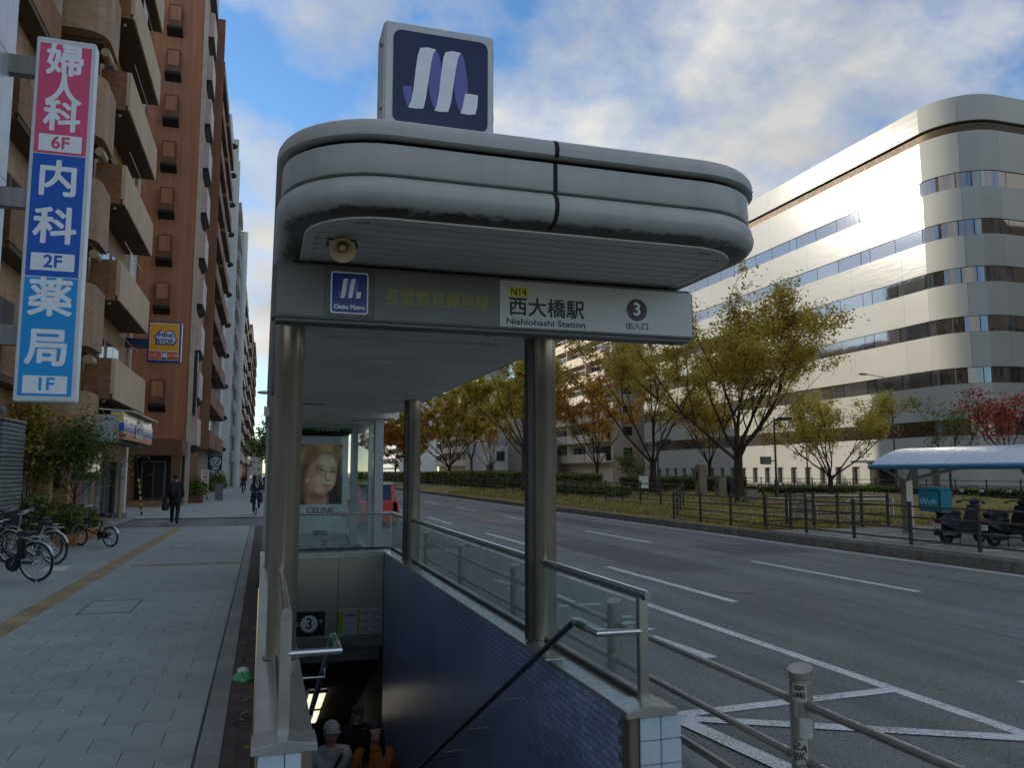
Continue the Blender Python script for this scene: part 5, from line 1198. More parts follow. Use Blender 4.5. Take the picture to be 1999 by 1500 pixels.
s1 = sticker(190, 262, .680, .768, M_PAPER); stext('TIGHT', 226, .747, .034, M_INK, s1, fit=.056, bold=.0012, rad=.0635); stext('LINES', 226, .712, .034, M_INK, s1, fit=.056, bold=.0012, rad=.0635)
sticker(196, 216, .60, .688, M_PAPER2); s2 = sticker(222, 290, .50, .60, M_PAPER, -.004)
s3 = sticker(196, 256, .36, .48, M_PAPER, .02); stext('ZA', 224, .455, .05, M_INK, s3, rot=12); stext('BK', 220, .41, .05, M_INK, s3, rot=-10)
s4 = sticker(205, 262, .24, .35, M_PAPER2, .03); stext('XE', 232, .315, .06, M_INK, s4, rot=15); sticker(236, 258, .275, .33, plain('teal_sticker', lin(80, 130, 130), .5), .02)

# ---------------------------------------------------------------- bicycles
M_TYRE = plain('tyre_rubber', lin(30, 30, 31), .8); M_CHROME = mat('chrome', lin(200, 202, 204), .2, 1.0, var=.05, fine=0); M_SEAT = plain('black_saddle', lin(30, 28, 28), .5)
def paint(name, c): return mat(name, c, .3, var=.06, fine=.03)
def bicycle(label, rear, heading, frame_m, rw=.33, wb=1.05, guard=None, basket=False, sad=.85, bar=1.0, group='bicycles parked on the pavement', name='bicycle', low=False, lean=.10, rack=True, z=0.0):
    """rear = ground point under the rear axle; heading = direction angle of the front, degrees from +Y towards +X"""
    t = thing(name, label, 'bicycle', (rear[0], rear[1], z), -R(heading), group, world=False); t.rotation_euler = (0, R(-5 if lean else 0) * (1 if lean else 0), -R(heading))
    for y in (0, wb):
        w = MB().ring((0, y, rw), rw - .02, .021, 'X', 32, 8).obj('wheel', M_TYRE, t, smooth=True)
        MB().ring((0, y, rw), rw - .043, .010, 'X', 32, 6).obj('rim', M_CHROME, w, smooth=True)
        sp_ = MB()
        for k in range(20):
            a = 6.283 * k / 20; sp_.tube([(.02 if k % 2 else -.02, y + .02 * math.cos(a + .5), rw + .02 * math.sin(a + .5)), (0, y + (rw - .045) * math.cos(a), rw + (rw - .045) * math.sin(a))], .0022, 3, cap=False)
        sp_.obj('spokes', M_CHROME, w); MB().tube([(-.05, y, rw), (.05, y, rw)], .022, 10).obj('hub', M_CHROME, w, smooth=True)
        if guard:
            g = MB(); rings = []
            for k in range(15):
                a = R((-15 if y else 15) + k * 11.5) if not y else R(25 + k * 10); rr_ = rw + .022
                a = R(20 + k * 10) if not y else R(0 + k * 10)
                c_, s_ = math.cos(a), math.sin(a)
                rings.append([(-.03, y - rr_ * c_ if not y else y + rr_ * c_, rw + rr_ * s_), (0, (y - (rr_ + .012) * c_) if not y else y + (rr_ + .012) * c_, rw + (rr_ + .012) * s_), (.03, (y - rr_ * c_) if not y else y + rr_ * c_, rw + rr_ * s_), (0, (y - (rr_ + .006) * c_) if not y else y + (rr_ + .006) * c_, rw + (rr_ + .006) * s_)])
            g.loft(rings).obj('mudguard', guard, t, smooth=True)
    bb = (0, .43 * wb / 1.05, .28 if rw > .28 else .30); st_ = (0, bb[1] - .18, sad - .12); hd = (0, wb - .22, rw + .42 if not low else rw + .40); hl = (0, wb - .16, rw + .26)
    f = MB(); f.tube([bb, st_], .016, 8); f.tube([bb, (0, hl[1] - .12, bb[2] + .1), hl], .02, 8)
    if not low: f.tube([(0, st_[1] + .02, st_[2] - .05), hd], .015, 8)
    else: f.tube([(0, bb[1] - .05, bb[2] + .16), hl], .014, 8)
    for s_ in (-.045, .045): f.tube([(s_ * .3, bb[1], bb[2]), (s_, 0, rw)], .009, 6); f.tube([(s_ * .3, st_[1] + .03, st_[2] - .1), (s_, 0, rw)], .008, 6)
    f.tube([hl, hd], .021, 8); f.obj('frame', frame_m, t, smooth=True)
    fk = MB()
    for s_ in (-.045, .045): fk.tube([(s_ * .6, hl[1], hl[2]), (s_, hl[1] + .08, rw + .1), (s_, wb, rw)], .010, 6)
    fk.obj('fork', frame_m, t, smooth=True)
    MB().tube([hd, (0, hd[1] - .04, bar - .03)], .014, 8).obj('stem', M_CHROME, t)
    hbm = MB().tube([(-.28, hd[1] - .2, bar + .02), (-.22, hd[1] - .08, bar + .03), (-.08, hd[1] - .02, bar - .02), (.08, hd[1] - .02, bar - .02), (.22, hd[1] - .08, bar + .03), (.28, hd[1] - .2, bar + .02)], .011, 8).obj('handlebar', M_CHROME, t, smooth=True)
    for s_ in (-1, 1): MB().tube([(s_ * .285, hd[1] - .23, bar + .02), (s_ * .25, hd[1] - .13, bar + .025)], .016, 8).obj('grip', M_SEAT, hbm)
    MB().tube([st_, (0, st_[1] - .03, sad)], .012, 8).obj('seat_post', M_CHROME, t)
    sd = MB(); prof = [(-.14, .085, .0), (-.10, .095, .03), (-.02, .075, .025), (.06, .035, .015), (.13, .02, .0)]
    rings = [[(-w_, st_[1] - .03 + y_, sad - .02), (-w_ * .9, st_[1] - .03 + y_, sad + .02 + h_), (0, st_[1] - .03 + y_, sad + .035 + h_), (w_ * .9, st_[1] - .03 + y_, sad + .02 + h_), (w_, st_[1] - .03 + y_, sad - .02), (0, st_[1] - .03 + y_, sad - .04)] for y_, w_, h_ in prof]
    sd.loft(rings).obj('saddle', M_SEAT, t, smooth=True)
    ck = MB().lathe([(.085, -.006), (.085, .006), (.02, .008)], (.05, bb[1], bb[2]), 18, 'X').obj('chainring', M_BLACK, t)
    MB().tube([(.06, bb[1], bb[2]), (.065, bb[1] + .1, bb[2] - .13)], .009, 6).obj('crank', M_CHROME, t); MB().tube([(-.06, bb[1], bb[2]), (-.065, bb[1] - .1, bb[2] + .13)], .009, 6).obj('crank', M_CHROME, t)
    for s_ in (-1, 1): boxo('pedal', M_SEAT, t, *sorted((s_ * .07, s_ * .16)), bb[1] + s_ * .1 - .035, bb[1] + s_ * .1 + .035, bb[2] - s_ * .13 - .012, bb[2] - s_ * .13 + .012)
    boxo('chain_case', M_BLACK, t, .038, .046, .02, bb[1] + .06, rw - .05, bb[2] + .05)
    if rack:
        rk = MB()
        for s_ in (-.06, .06): rk.tube([(s_, st_[1] - .02, rw * 2 + .09), (s_, -.22, rw * 2 + .09)], .006, 6); rk.tube([(s_, -.1, rw * 2 + .09), (s_ * .9, 0, rw)], .005, 6)
        for k in range(4): rk.tube([(-.06, -.2 + k * .09, rw * 2 + .09), (.06, -.2 + k * .09, rw * 2 + .09)], .005, 6)
        rk.obj('rear_rack', M_CHROME, t)
    if basket:
        bk_ = MB(); z0, z1 = rw * 2 + .12, rw * 2 + .36; yc = wb - .02
        for q in range(6):
            f_ = q / 5; ww, dd_ = .13 + .05 * f_, .10 + .04 * f_; z = z0 + (z1 - z0) * f_
            bk_.tube([(-ww, yc - dd_, z), (ww, yc - dd_, z), (ww, yc + dd_, z), (-ww, yc + dd_, z)], .005, 4, closed=True)
        for q in range(9):
            u = -1 + q / 4; bk_.tube([(u * .13, yc - .10, z0), (u * .18, yc - .14, z1)], .004, 4); bk_.tube([(u * .13, yc + .10, z0), (u * .18, yc + .14, z1)], .004, 4)
            bk_.tube([(-.13, yc + u * .10, z0), (-.18, yc + u * .14, z1)], .004, 4); bk_.tube([(.13, yc + u * .10, z0), (.18, yc + u * .14, z1)], .004, 4)
        bk_.obj('basket', M_BLACK, t)
    MB().tube([(-.06, .02, rw), (-.12, -.12, .01)], .008, 6).obj('kickstand', M_CHROME, t)
    return t
M_GW = mat('white_mudguard', lin(190, 192, 194), .3, .5, var=.05)
b1 = bicycle('black electric bicycle with silver mudguard nearest the left edge', (-3.62, 15.6), -62, paint('black_gloss', lin(28, 28, 30)), .335, 1.1, M_GW, False, .80, .98, low=True)
boxo('battery', M_BLACK, b1, -.05, .05, .22, .34, .38, .72, bevel=.015); MB().lathe([(.11, -.05), (.12, -.02), (.12, .04), (.10, .05)], (0, .46, .29), 16, 'X').obj('motor', M_BLACK, b1, smooth=True)
bicycle('cream bicycle with cream mudguards behind the electric one', (-3.95, 18.3), -60, paint('cream_gloss', lin(196, 190, 164)), .33, 1.05, paint('cream_guard', lin(200, 196, 176)), True, .82, 1.02, low=True)
bicycle('black city bicycle with front basket beside the cream one', (-4.25, 19.4), -55, paint('black_city', lin(36, 34, 34)), .33, 1.05, M_GW, True, .84, 1.02, low=True)
bicycle('dark red bicycle half hidden beside the ribbed pier', (-4.75, 20.2), -60, paint('dark_red_gloss', lin(90, 30, 28)), .31, 1.0, None, False, .86, 1.0)
bicycle('black small wheeled bicycle standing apart by the brick planter', (-3.55, 22.1), -52, paint('black_mini', lin(30, 28, 28)), .255, 1.0, M_GW, False, .78, 1.02)
bicycle('small folding bicycle parked behind the rear glass of the stairs', (.95, 16.1), 72, paint('grey_folding', lin(60, 62, 66)), .2, .92, None, False, .66, .98, lean=0, rack=False)
for i, (x, y) in enumerate(((1.2, 52), (1.3, 55), (1.1, 70))):
    bicycle(['parked bicycle by the street trees, nearest the stairs', 'parked bicycle by the street trees, next to the nearest one', 'parked bicycle by the second street tree'][i], (x, y), 90, paint('far_bike_%d' % i, lin(60, 60, 66)), .33, 1.0, M_GW, i == 0)

# ---------------------------------------------------------------- scooters
def scooter(label, loc, heading, body_m, side_m, box=None, screen=False):
    t = thing('scooter', label, 'scooter', loc, -R(heading), 'scooters parked under the shelter', world=False)
    for y, r_ in ((0, .22), (1.2, .22)):
        w = MB().ring((0, y, r_), r_ - .05, .052, 'X', 24, 8).obj('wheel', M_TYRE, t, smooth=True); MB().lathe([(.10, -.04), (.15, -.02), (.15, .02), (.10, .04)], (0, y, r_), 18, 'X').obj('rim', M_STEEL, w, smooth=True)
    def lo(name, m, secs): 
        MB().loft([[(-w_, y_, z0), (-w_ * .9, y_, (z0 + z1) / 2 + .03), (-w_ * .6, y_, z1), (w_ * .6, y_, z1), (w_ * .9, y_, (z0 + z1) / 2 + .03), (w_, y_, z0)] for y_, w_, z0, z1 in secs]).obj(name, m, t, smooth=True)
    lo('rear_body', body_m, [(-.28, .08, .52, .62), (-.18, .14, .46, .70), (.1, .17, .34, .74), (.35, .16, .32, .70), (.45, .14, .30, .60)])
    lo('engine', M_BLACK, [(-.1, .12, .16, .34), (.1, .13, .14, .36), (.4, .10, .16, .33)])
    lo('floorboard', side_m, [(.4, .15, .26, .34), (.7, .17, .26, .33), (.9, .17, .26, .36)])
    MB().loft([[(-.20, .88, .3), (.20, .88, .3), (.17, .95, .3), (-.17, .95, .3)], [(-.23, .95, .6), (.23, .95, .6), (.18, 1.06, .6), (-.18, 1.06, .6)], [(-.15, 1.0, .92), (.15, 1.0, .92), (.1, 1.1, .92), (-.1, 1.1, .92)]]).obj('leg_shield', body_m, t, smooth=True)
    lo('front_fender', body_m, [(.98, .05, .36, .42), (1.2, .085, .40, .48), (1.42, .05, .34, .40)])
    for s_ in (-.06, .06): MB().tube([(s_, 1.03, .6), (s_, 1.2, .22)], .02, 8).obj('fork', M_STEEL, t)
    lo('seat', M_SEAT, [(-.22, .10, .70, .76), (0, .15, .74, .82), (.3, .14, .72, .80), (.45, .09, .68, .74)])
    hb_ = MB().tube([(-.33, .92, .98), (-.2, 1.0, 1.03), (0, 1.03, 1.0), (.2, 1.0, 1.03), (.33, .92, .98)], .014, 8).obj('handlebar', M_BLACK, t, smooth=True)
    MB().ball((0, 1.07, .99), (.13, .09, .09), 12, 8).obj('headlight_cowl', body_m, hb_, smooth=True)
    for s_ in (-1, 1):
        MB().tube([(s_ * .2, 1.0, 1.03), (s_ * .24, .98, 1.2)], .006, 6).obj('mirror_stalk', M_BLACK, hb_); MB().ball((s_ * .26, .98, 1.24), (.065, .02, .045), 12, 8).obj('mirror', M_STEELB, hb_, smooth=True)
        MB().tube([(s_ * .36, .90, .97), (s_ * .27, .96, 1.0)], .03 if screen else .018, 8).obj('grip', M_SEAT, hb_)
    boxo('tail_light', plain('tail_red', lin(150, 24, 26), .2), t, -.10, .10, -.315, -.275, .55, .62)
    pl_ = boxo('number_plate', M_WHITE, t, -.10, .10, -.335, -.325, .38, .50); text('12-47', .07, plain('plate_green', lin(40, 90, 60), .5), pl_, (0, -.337, .44), bold=.0006)
    boxo('mud_flap', M_BLACK, t, -.09, .09, -.33, -.318, .22, .5)
    MB().tube([(.16, -.3, .28), (.16, .1, .26)], .045, 12).obj('exhaust', M_STEEL, t, smooth=True)
    MB().tube([(-.12, .3, .2), (-.2, .2, .01)], .012, 6).obj('centre_stand', M_BLACK, t); MB().tube([(.12, .3, .2), (.2, .2, .01)], .012, 6).obj('centre_stand', M_BLACK, t)
    if box:
        rk = boxo('carrier', M_STEEL, t, -.15, .15, -.35, .0, .76, .79)
    return t
scooter('black and grey scooter carrying the turquoise delivery box', (15.55, 15.35, .14), 82, paint('scooter_grey', lin(52, 56, 66)), M_BLACK, True, True)
scooter('black scooter beside the delivery scooter', (16.1, 14.55, .14), 84, paint('scooter_black', lin(26, 26, 28)), M_BLACK)
scooter('white and blue scooter at the right edge of the shelter', (17.0, 13.95, .14), 84, paint('scooter_white', lin(190, 194, 204)), M_BLACK)
db = thing('delivery_box', 'turquoise insulated delivery box on the rear of the scooter', 'delivery box', (15.42, 15.35, .93), -R(82), world=False); db.scale = (1.12, 1.0, 1.12)
M_DTEAL = mat('delivery_teal_fabric', lin(22, 126, 140), .6, var=.1, fine=.1); boxo('bag', M_DTEAL, db, -.25, .25, -.42, .06, 0, .50, bevel=.03)
boxo('lid_piping', M_BLACK, db, -.253, .253, -.423, .063, .43, .445); boxo('side_flap', M_BLACK, db, .2505, .256, -.40, -.36, .02, .42)
text('Wolt', .19, plain('delivery_lettering', lin(150, 205, 210), .5), db, (0, -.4225, .2), bold=.004)

# ---------------------------------------------------------------- red car
cr = thing('red_car', 'red compact car with white roof seen beyond the bus shelter', 'car', (3.88, 30.5, -.12))
M_CARR = NT('car_red'); M_CARR.set(Roughness=.25); M_CARR.col(lin(190, 28, 20)); M_CARR.b.inputs['Coat Weight'].default_value = .8; M_CARR = M_CARR.m
def carsec(y, w, wt, z0, zb, zt):   # ring: bottom, belt, top
    return [(3.88 - w, y, z0), (3.88 - w - .02, y, (z0 + zb) / 2), (3.88 - w, y, zb), (3.88 - wt, y, zt), (3.88 + wt, y, zt), (3.88 + w, y, zb), (3.88 + w + .02, y, (z0 + zb) / 2), (3.88 + w, y, z0)]
MB().loft([carsec(28.7, .74, .66, .12, .62, .78), carsec(28.78, .78, .7, .08, .68, .85), carsec(29.1, .8, .74, .06, .72, .86), carsec(31.4, .8, .74, .06, .72, .84), carsec(32.1, .78, .70, .08, .64, .76), carsec(32.35, .70, .6, .12, .5, .6)]).obj('body', M_CARR, cr, smooth=True)
MB().loft([[(3.88 - a, y, z) for a, y, z in q] for q in ([(.70, 28.85, .84), (-.70, 28.85, .84), (-.72, 31.3, .83), (.72, 31.3, .83)], [(.60, 29.02, 1.40), (-.60, 29.02, 1.40), (-.60, 30.8, 1.40), (.60, 30.8, 1.40)])]).obj('cabin', plain('car_dark_glass', lin(40, 46, 54), .08), cr)
boxo('roof', M_BWHITE, cr, 3.27, 4.49, 28.98, 30.85, 1.395, 1.45, bevel=.02)
for x in (3.20, 4.42): MB().add([(x, 28.83, .82), (x + .14, 28.83, .82), (x + .11 + (.03 if x < 3.5 else -.05), 28.99, 1.41), (x + .02 + (.03 if x < 3.5 else -.05), 28.99, 1.41), (x, 28.93, .82), (x + .14, 28.93, .82), (x + .11, 29.08, 1.41), (x + .02, 29.08, 1.41)], [(0, 1, 2, 3), (4, 5, 6, 7), (0, 1, 5, 4), (1, 2, 6, 5), (2, 3, 7, 6), (3, 0, 4, 7)]).obj('rear_pillar', M_CARR, cr)
for x in (3.15, 4.45): boxo('tail_light', plain('car_tail_red', lin(168, 30, 24), .15), cr, x, x + .15, 28.70, 28.76, .45, .80)
boxo('rear_bumper', M_CARR, cr, 3.12, 4.64, 28.62, 28.85, .1, .38, bevel=.04); boxo('number_plate', M_WHITE, cr, 3.71, 4.05, 28.68, 28.70, .46, .6); boxo('wiper', M_BLACK, cr, 3.7, 4.1, 28.83, 28.85, .86, .88)
for x in (3.14, 4.46):
    for y in (29.3, 31.6): 
        w = MB().lathe([(.2, 0), (.29, .02), (.30, .1), (.29, .18), (.2, .2)], (x, y, .18), 22, 'X').obj('wheel', M_TYRE, cr, smooth=True); MB().lathe([(.05, -.008), (.19, -.002), (.19, .2), (.05, .208)], (x, y, .18), 18, 'X').obj('rim', M_STEEL, w)

# ---------------------------------------------------------------- bus shelter with advertising light box
bsx = thing('bus_shelter', 'steel and glass bus shelter behind the stairwell with flat grey roof', 'bus shelter', (1.4, 19, 0))
boxo('roof', M_SOFF, bsx, -.0, 2.62, 16.5, 22.5, 2.98, 3.12, bevel=.01); boxo('roof_edge', M_STEEL, bsx, -.03, 2.65, 16.47, 16.499, 2.95, 3.14)
M_GPOST = mat('grey_shelter_post', lin(158, 160, 162), .4, .3, var=.08)
for x, y, w in ((2.26, 16.62, .17), (1.92, 18.0, .13), (2.31, 18.3, .10), (.1, 18.0, .13), (2.3, 22, .12), (.1, 22, .12)): boxo('post', M_GPOST, bsx, x - w / 2, x + w / 2, y - w / 2, y + w / 2, 0, 2.979)
for a, b in ((1.36, 2.16),): 
    g = boxo('glass_screen', M_CLEAR, bsx, a, b, 16.66, 16.672, .25, 2.85); boxo('edge', M_STEEL, g, b, b + .018, 16.65, 16.68, .2, 2.86); boxo('top_edge', M_STEEL, g, a, b, 16.65, 16.68, 2.851, 2.87)
boxo('glass_screen', M_CLEAR, bsx, 2.29, 2.302, 16.8, 18.2, .25, 2.85); boxo('glass_screen', M_CLEAR, bsx, 2.29, 2.302, 18.4, 21.9, .25, 2.85)
gs_ = boxo('stop_name_board', plain('bus_green', lin(36, 110, 52), .4), bsx, .1, 2.1, 20.6, 20.68, 2.80, 2.95); text('バスのりば', .12, M_CARD, gs_, (1.5, 20.597, 2.875), bold=.002)
boxo('bench', M_STEEL, bsx, .4, 1.7, 20.9, 21.3, .40, .45)
ad = thing('advert_light_box', 'pale framed advertising light box with a portrait poster behind the stairs', 'advert', (1.1, 19.6, 0))
boxo('case', mat('advert_frame', lin(196, 206, 204), .4, var=.06), ad, .28, 1.93, 19.52, 19.72, .42, 2.70, bevel=.01); boxo('head', M_SHADOWGAP, ad, .27, 1.94, 19.50, 19.74, 2.703, 2.82); boxo('foot', M_GPOST, ad, .4, 1.8, 19.54, 19.7, 0, .419)
po_ = boxo('poster', plain('poster_dark', lin(52, 42, 36), .4), ad, .36, 1.80, 19.514, 19.519, 1.09, 2.50)
boxo('caption_band', plain('poster_white', lin(205, 210, 206), .4), ad, .36, 1.80, 19.514, 19.519, .80, 1.088); text('CELINE', .17, M_INK, ad, (1.30, 19.5125, .95), bold=.002, fit=.62)
PM = NT('portrait_print'); PM.set(Roughness=.4)
def blob(base, c, cx, cz, a, b, rot=0.0, soft=.25):
    mpn = PM.add('ShaderNodeMapping', vector_type='TEXTURE'); mpn.inputs['Location'].default_value = (cx, 19.514, cz); mpn.inputs['Rotation'].default_value = (0, R(-rot), 0); mpn.inputs['Scale'].default_value = (a, 1, b)
    PM.l.new(PM.pos(), mpn.inputs[0]); sp_ = PM.add('ShaderNodeSeparateXYZ'); PM.l.new(mpn.outputs[0], sp_.inputs[0])
    d2 = PM.math('ADD', PM.math('MULTIPLY', sp_.outputs[0], sp_.outputs[0]), PM.math('MULTIPLY', sp_.outputs[2], sp_.outputs[2]))
    return PM.mix(PM.ramp(d2, [(max(.0, .5 - soft), G(1)), (min(1, .5 + soft), G(0))]), base, lin(*c))
pb = lin(66, 52, 44)
for args in (((184, 140, 95), 1.12, 2.02, .74, .72, 8, .3), ((138, 102, 68), .82, 1.75, .42, .75, 4, .35), ((224, 179, 121), 1.02, 2.3, .6, .26, 22, .35), ((239, 196, 138), 1.5, 2.42, .42, .16, -18, .35), ((112, 83, 61), 1.0, 1.85, .10, .5, 6, .4),
             ((208, 157, 124), 1.22, 1.2, .36, .34, 0, .2), ((162, 119, 92), 1.18, 1.32, .30, .16, -14, .35),
             ((250, 210, 172), 1.36, 1.80, .46, .66, -12, .10), ((232, 179, 143), 1.12, 1.76, .22, .52, -10, .4), ((250, 234, 198), 1.46, 2.08, .28, .22, -10, .45), ((250, 227, 191), 1.50, 1.64, .18, .18, -10, .45), ((250, 220, 184), 1.24, 1.66, .16, .16, 0, .45),
             ((184, 138, 95), 1.08, 2.26, .22, .30, -34, .3), ((205, 160, 109), 1.66, 2.32, .14, .34, 14, .35), ((100, 73, 59), 1.74, 1.75, .12, .6, -4, .3),
             ((184, 133, 100), 1.27, 1.985, .15, .03, -4, .4), ((184, 133, 100), 1.58, 1.935, .12, .03, -16, .4), ((138, 100, 83), 1.28, 1.90, .13, .06, -6, .45), ((138, 100, 83), 1.57, 1.855, .10, .05, -10, .45), ((250, 250, 244), 1.275, 1.895, .07, .024, -6, .2), ((250, 250, 244), 1.565, 1.850, .055, .02, -10, .2), ((88, 104, 114), 1.29, 1.897, .026, .026, 0, .2), ((88, 104, 114), 1.575, 1.852, .022, .022, 0, .2), ((73, 54, 47), 1.275, 1.915, .085, .012, -6, .3), ((73, 54, 47), 1.565, 1.868, .068, .011, -10, .3),
             ((227, 172, 138), 1.415, 1.80, .035, .20, -8, .45), ((250, 241, 208), 1.465, 1.80, .03, .18, -8, .45), ((184, 128, 104), 1.46, 1.655, .085, .028, -6, .4), ((215, 128, 119), 1.44, 1.535, .14, .032, -5, .3), ((239, 152, 140), 1.44, 1.505, .11, .032, -5, .3), ((148, 83, 76), 1.44, 1.524, .13, .009, -5, .3), ((208, 157, 126), 1.43, 1.45, .1, .03, -6, .45), ((244, 239, 227), .99, 1.66, .035, .06, 0, .2)):
    pb = blob(pb, *args)
PM.col(PM.mix(1, pb, PM.ramp(PM.noise(1.0, 3, .6, PM.mapped((26, 1, 5))), [(.3, G(.9)), (.7, G(1.08))]), 'MULTIPLY'))
po_.data.materials.clear(); po_.data.materials.append(PM.m)

# ---------------------------------------------------------------- street lamps along the pavement
for i, y in enumerate((45, 94, 139)):
    l = thing('street_lamp', ['nearest arm street lamp over the pavement left of the canopy', 'second arm street lamp farther down the pavement', 'third arm street lamp farthest down the pavement'][i], 'lamp post', (1.9, y, 0), group='lamp posts')
    MB().lathe([(.10, 0), (.08, 2), (.05, 6.0)], (1.9, y, 0), 10).obj('pole', M_STEEL, l, smooth=True); MB().tube([(1.9, y, 5.9), (1.4, y, 6.1), (.2, y, 6.15)], .035, 8).obj('arm', M_STEEL, l, smooth=True); MB().ball((-.05, y, 6.12), (.42, .16, .10), 12, 8).obj('lamp_head', M_GPOST, l, smooth=True)

# ---------------------------------------------------------------- planting and small things on the left
pn = thing('brick_planter', 'low orange brick planter behind the small wheeled bicycle', 'planter', (-4.9, 24.6, 0))
M_OBRICK = mat('orange_brick', lin(160, 112, 72), .8, var=.2, rv=.15)
boxo('soil', M_HCORE, pn, -5.5, -4.55, 22.7, 26.3, 0, .28)
bkm = MB().box(-.05, .05, -.105, .105, -.045, .045).mesh('brick', M_OBRICK)
for j in range(3):
    for i in range(17): link('brick', bkm, pn, Vector((-4.53, 22.75 + i * .215 + (.1 if j % 2 else 0), .05 + j * .1)) - pn.location)
    for i in range(5): o = link('brick', bkm, pn, Vector((-5.4 + i * .215, 22.65, .05 + j * .1)) - pn.location); o.rotation_euler = (0, 0, R(90))
sh = make_tree('shrub_tree', 'leafy green shrub tree growing in front of the convenience store', (-4.75, 23.8, .1), 3.5, 2.9, 201, L_GREEN, 40, .13, .36, 7, .05, M_BARKD, None, levels=3, flat=.5)
make_tree('shrub_tree', 'yellow brown leaved shrub against the beige column', (-5.75, 23.3, .1), 4.2, 1.6, 207, L_GOLD, 30, .12, .2, 6, .05, M_BARKD, None, levels=3, flat=.6)
def potplant(label, x, y, z0, h, w, leaf, n, seed, name='leafy_plant', ls=.12):
    t = thing(name, label, 'plant', (x, y, z0)); rg = random.Random(seed); mb = MB(); st = MB()
    for k in range(9):
        a = 6.283 * k / 9; st.tube([(x, y, z0), (x + math.cos(a) * w * .2, y + math.sin(a) * w * .2, z0 + h * .5), (x + math.cos(a) * w * .42, y + math.sin(a) * w * .42, z0 + h * .85)], .008, 4)
    for _ in range(n):
        a = rg.random() * 6.283; r_ = w * .5 * math.sqrt(rg.random()); q = Vector((x + math.cos(a) * r_, y + math.sin(a) * r_, z0 + h * (.2 + .8 * rg.random()) * (1 - .5 * (r_ / (w * .5)) ** 2)))
        s_ = ls * rg.uniform(.6, 1.4); u = Vector((rg.gauss(0, 1), rg.gauss(0, 1), rg.gauss(.4, .8))).normalized(); v = u.cross(Vector((rg.gauss(0, 1), rg.gauss(0, 1), rg.gauss(0, 1)))).normalized()
        mb.add([q - u * s_ * .5, q + v * s_ * .28, q + u * s_ * .5, q - v * s_ * .28], [(0, 1, 2, 3)])
    st.obj('stems', M_BARKD, t, fix=False); mb.obj('foliage', leaf, t, fix=False); return t
potplant('low dark green plant in the brick planter nearest the pavement', -4.85, 23.2, .25, .9, 1.0, L_GREEN, 420, 1, ls=.16); potplant('low green plant at the far end of the brick planter', -4.9, 25.6, .25, .7, .9, L_GREEN, 380, 2, ls=.16); potplant('broad leaved dark plant between the shrub and the pier', -5.3, 22.4, .1, 1.3, .9, L_GREEN, 320, 3, ls=.22)
for i, (x, y, h, w, lb) in enumerate(((-3.95, 52.5, 1.3, 1.5, 'round green bush beside the rust tower entrance'), (-3.7, 60.0, 1.6, 1.2, 'green bush in front of the brown balcony block'), (-3.5, 70, 1.8, 1.4, 'green bush before the white slab block'))): potplant(lb, x, y, .3, h, w, L_GREEN, 700, 20 + i, 'green_bush', .2)
bp = solo(MB().box(-4.5, -3.5, 51.8, 53.3, 0, .45), 'brown_planter', M_RUSTD, 'brown tiled planter under the round bush by the rust tower', 'planter')
gs = thing('striped_guy_cover', 'leaning black and yellow striped guy wire cover by the store corner', 'guy wire', (-5.0, 38, 0))
p0, p1 = Vector((-4.95, 38, 0)), Vector((-5.35, 38, 3.1))
MB().tube([p0.lerp(p1, .5), p1.lerp(p1 + (p1 - p0), 1.2)], .012, 6).obj('wire', M_DKMETAL, gs)
M_STY = plain('hazard_yellow', lin(210, 170, 40), .5)
for k in range(12): MB().tube([p0.lerp(p1, k * .042), p0.lerp(p1, (k + 1) * .042)], .045, 10).obj('band', M_STY if k % 2 else M_BLACK, gs)
ns = thing('round_crest_sign', 'square dark blue hanging sign with white round crest down the street', 'sign', (-3.1, 57.4, 0))
MB().tube([(-3.55, 57.6, 0), (-3.55, 57.6, 3.1)], .04, 8).obj('post', M_DKMETAL, ns); boxo('top_bar', M_DKMETAL, ns, -3.6, -2.65, 57.38, 57.5, 3.0, 3.06); br_ = boxo('board', plain('crest_navy', lin(28, 36, 54), .4), ns, -3.5, -2.68, 57.4, 57.46, 1.98, 2.98)
MB().ring((-3.09, 57.395, 2.52), .3, .022, 'Y', 28, 6).obj('crest_ring', M_CARD, br_); 
for a in (90, 210, 330): MB().ring((-3.09 + .12 * math.cos(R(a)), 57.395, 2.52 + .12 * math.sin(R(a))), .10, .018, 'Y', 18, 6).obj('crest_loop', M_CARD, br_)
boxo('caption', M_CARD, br_, -3.3, -2.88, 57.392, 57.399, 2.06, 2.12)
bnw = thing('white_banner', 'narrow white upright banner with pink lettering on the pavement', 'banner', (-3.45, 53.5, 0)); MB().tube([(-3.72, 53.5, 0), (-3.72, 53.5, 2.05)], .02, 6).obj('pole', M_STEEL, bnw); boxo('cloth', M_WHITE, bnw, -3.70, -3.24, 53.49, 53.5, .35, 2.0); text('営業中', .3, plain('banner_pink', lin(200, 90, 110), .5), bnw, (-3.47, 53.485, 1.55), rot=(R(90), R(90), 0), bold=.004, fit=.8)
ab = solo(MB().box(-3.0, -2.5, 56.2, 56.3, 0, 1.1), 'pavement_board', plain('board_grey', lin(110, 108, 110), .6), 'grey pavement board standing below the crest sign', 'sign')
wb_ = solo(MB().box(-3.35, -3.0, 108, 108.2, .2, 6.5), 'white_wall_sign', M_BWHITE, 'tall plain white upright sign farther down the street', 'sign')
rs = thing('no_parking_stand', 'red and white no parking stand behind the leftmost bicycle', 'sign stand', (-4.4, 16.6, 0)); WORLDPAR.discard(rs.name); rs.location = (-1.15, 3.1, 0)
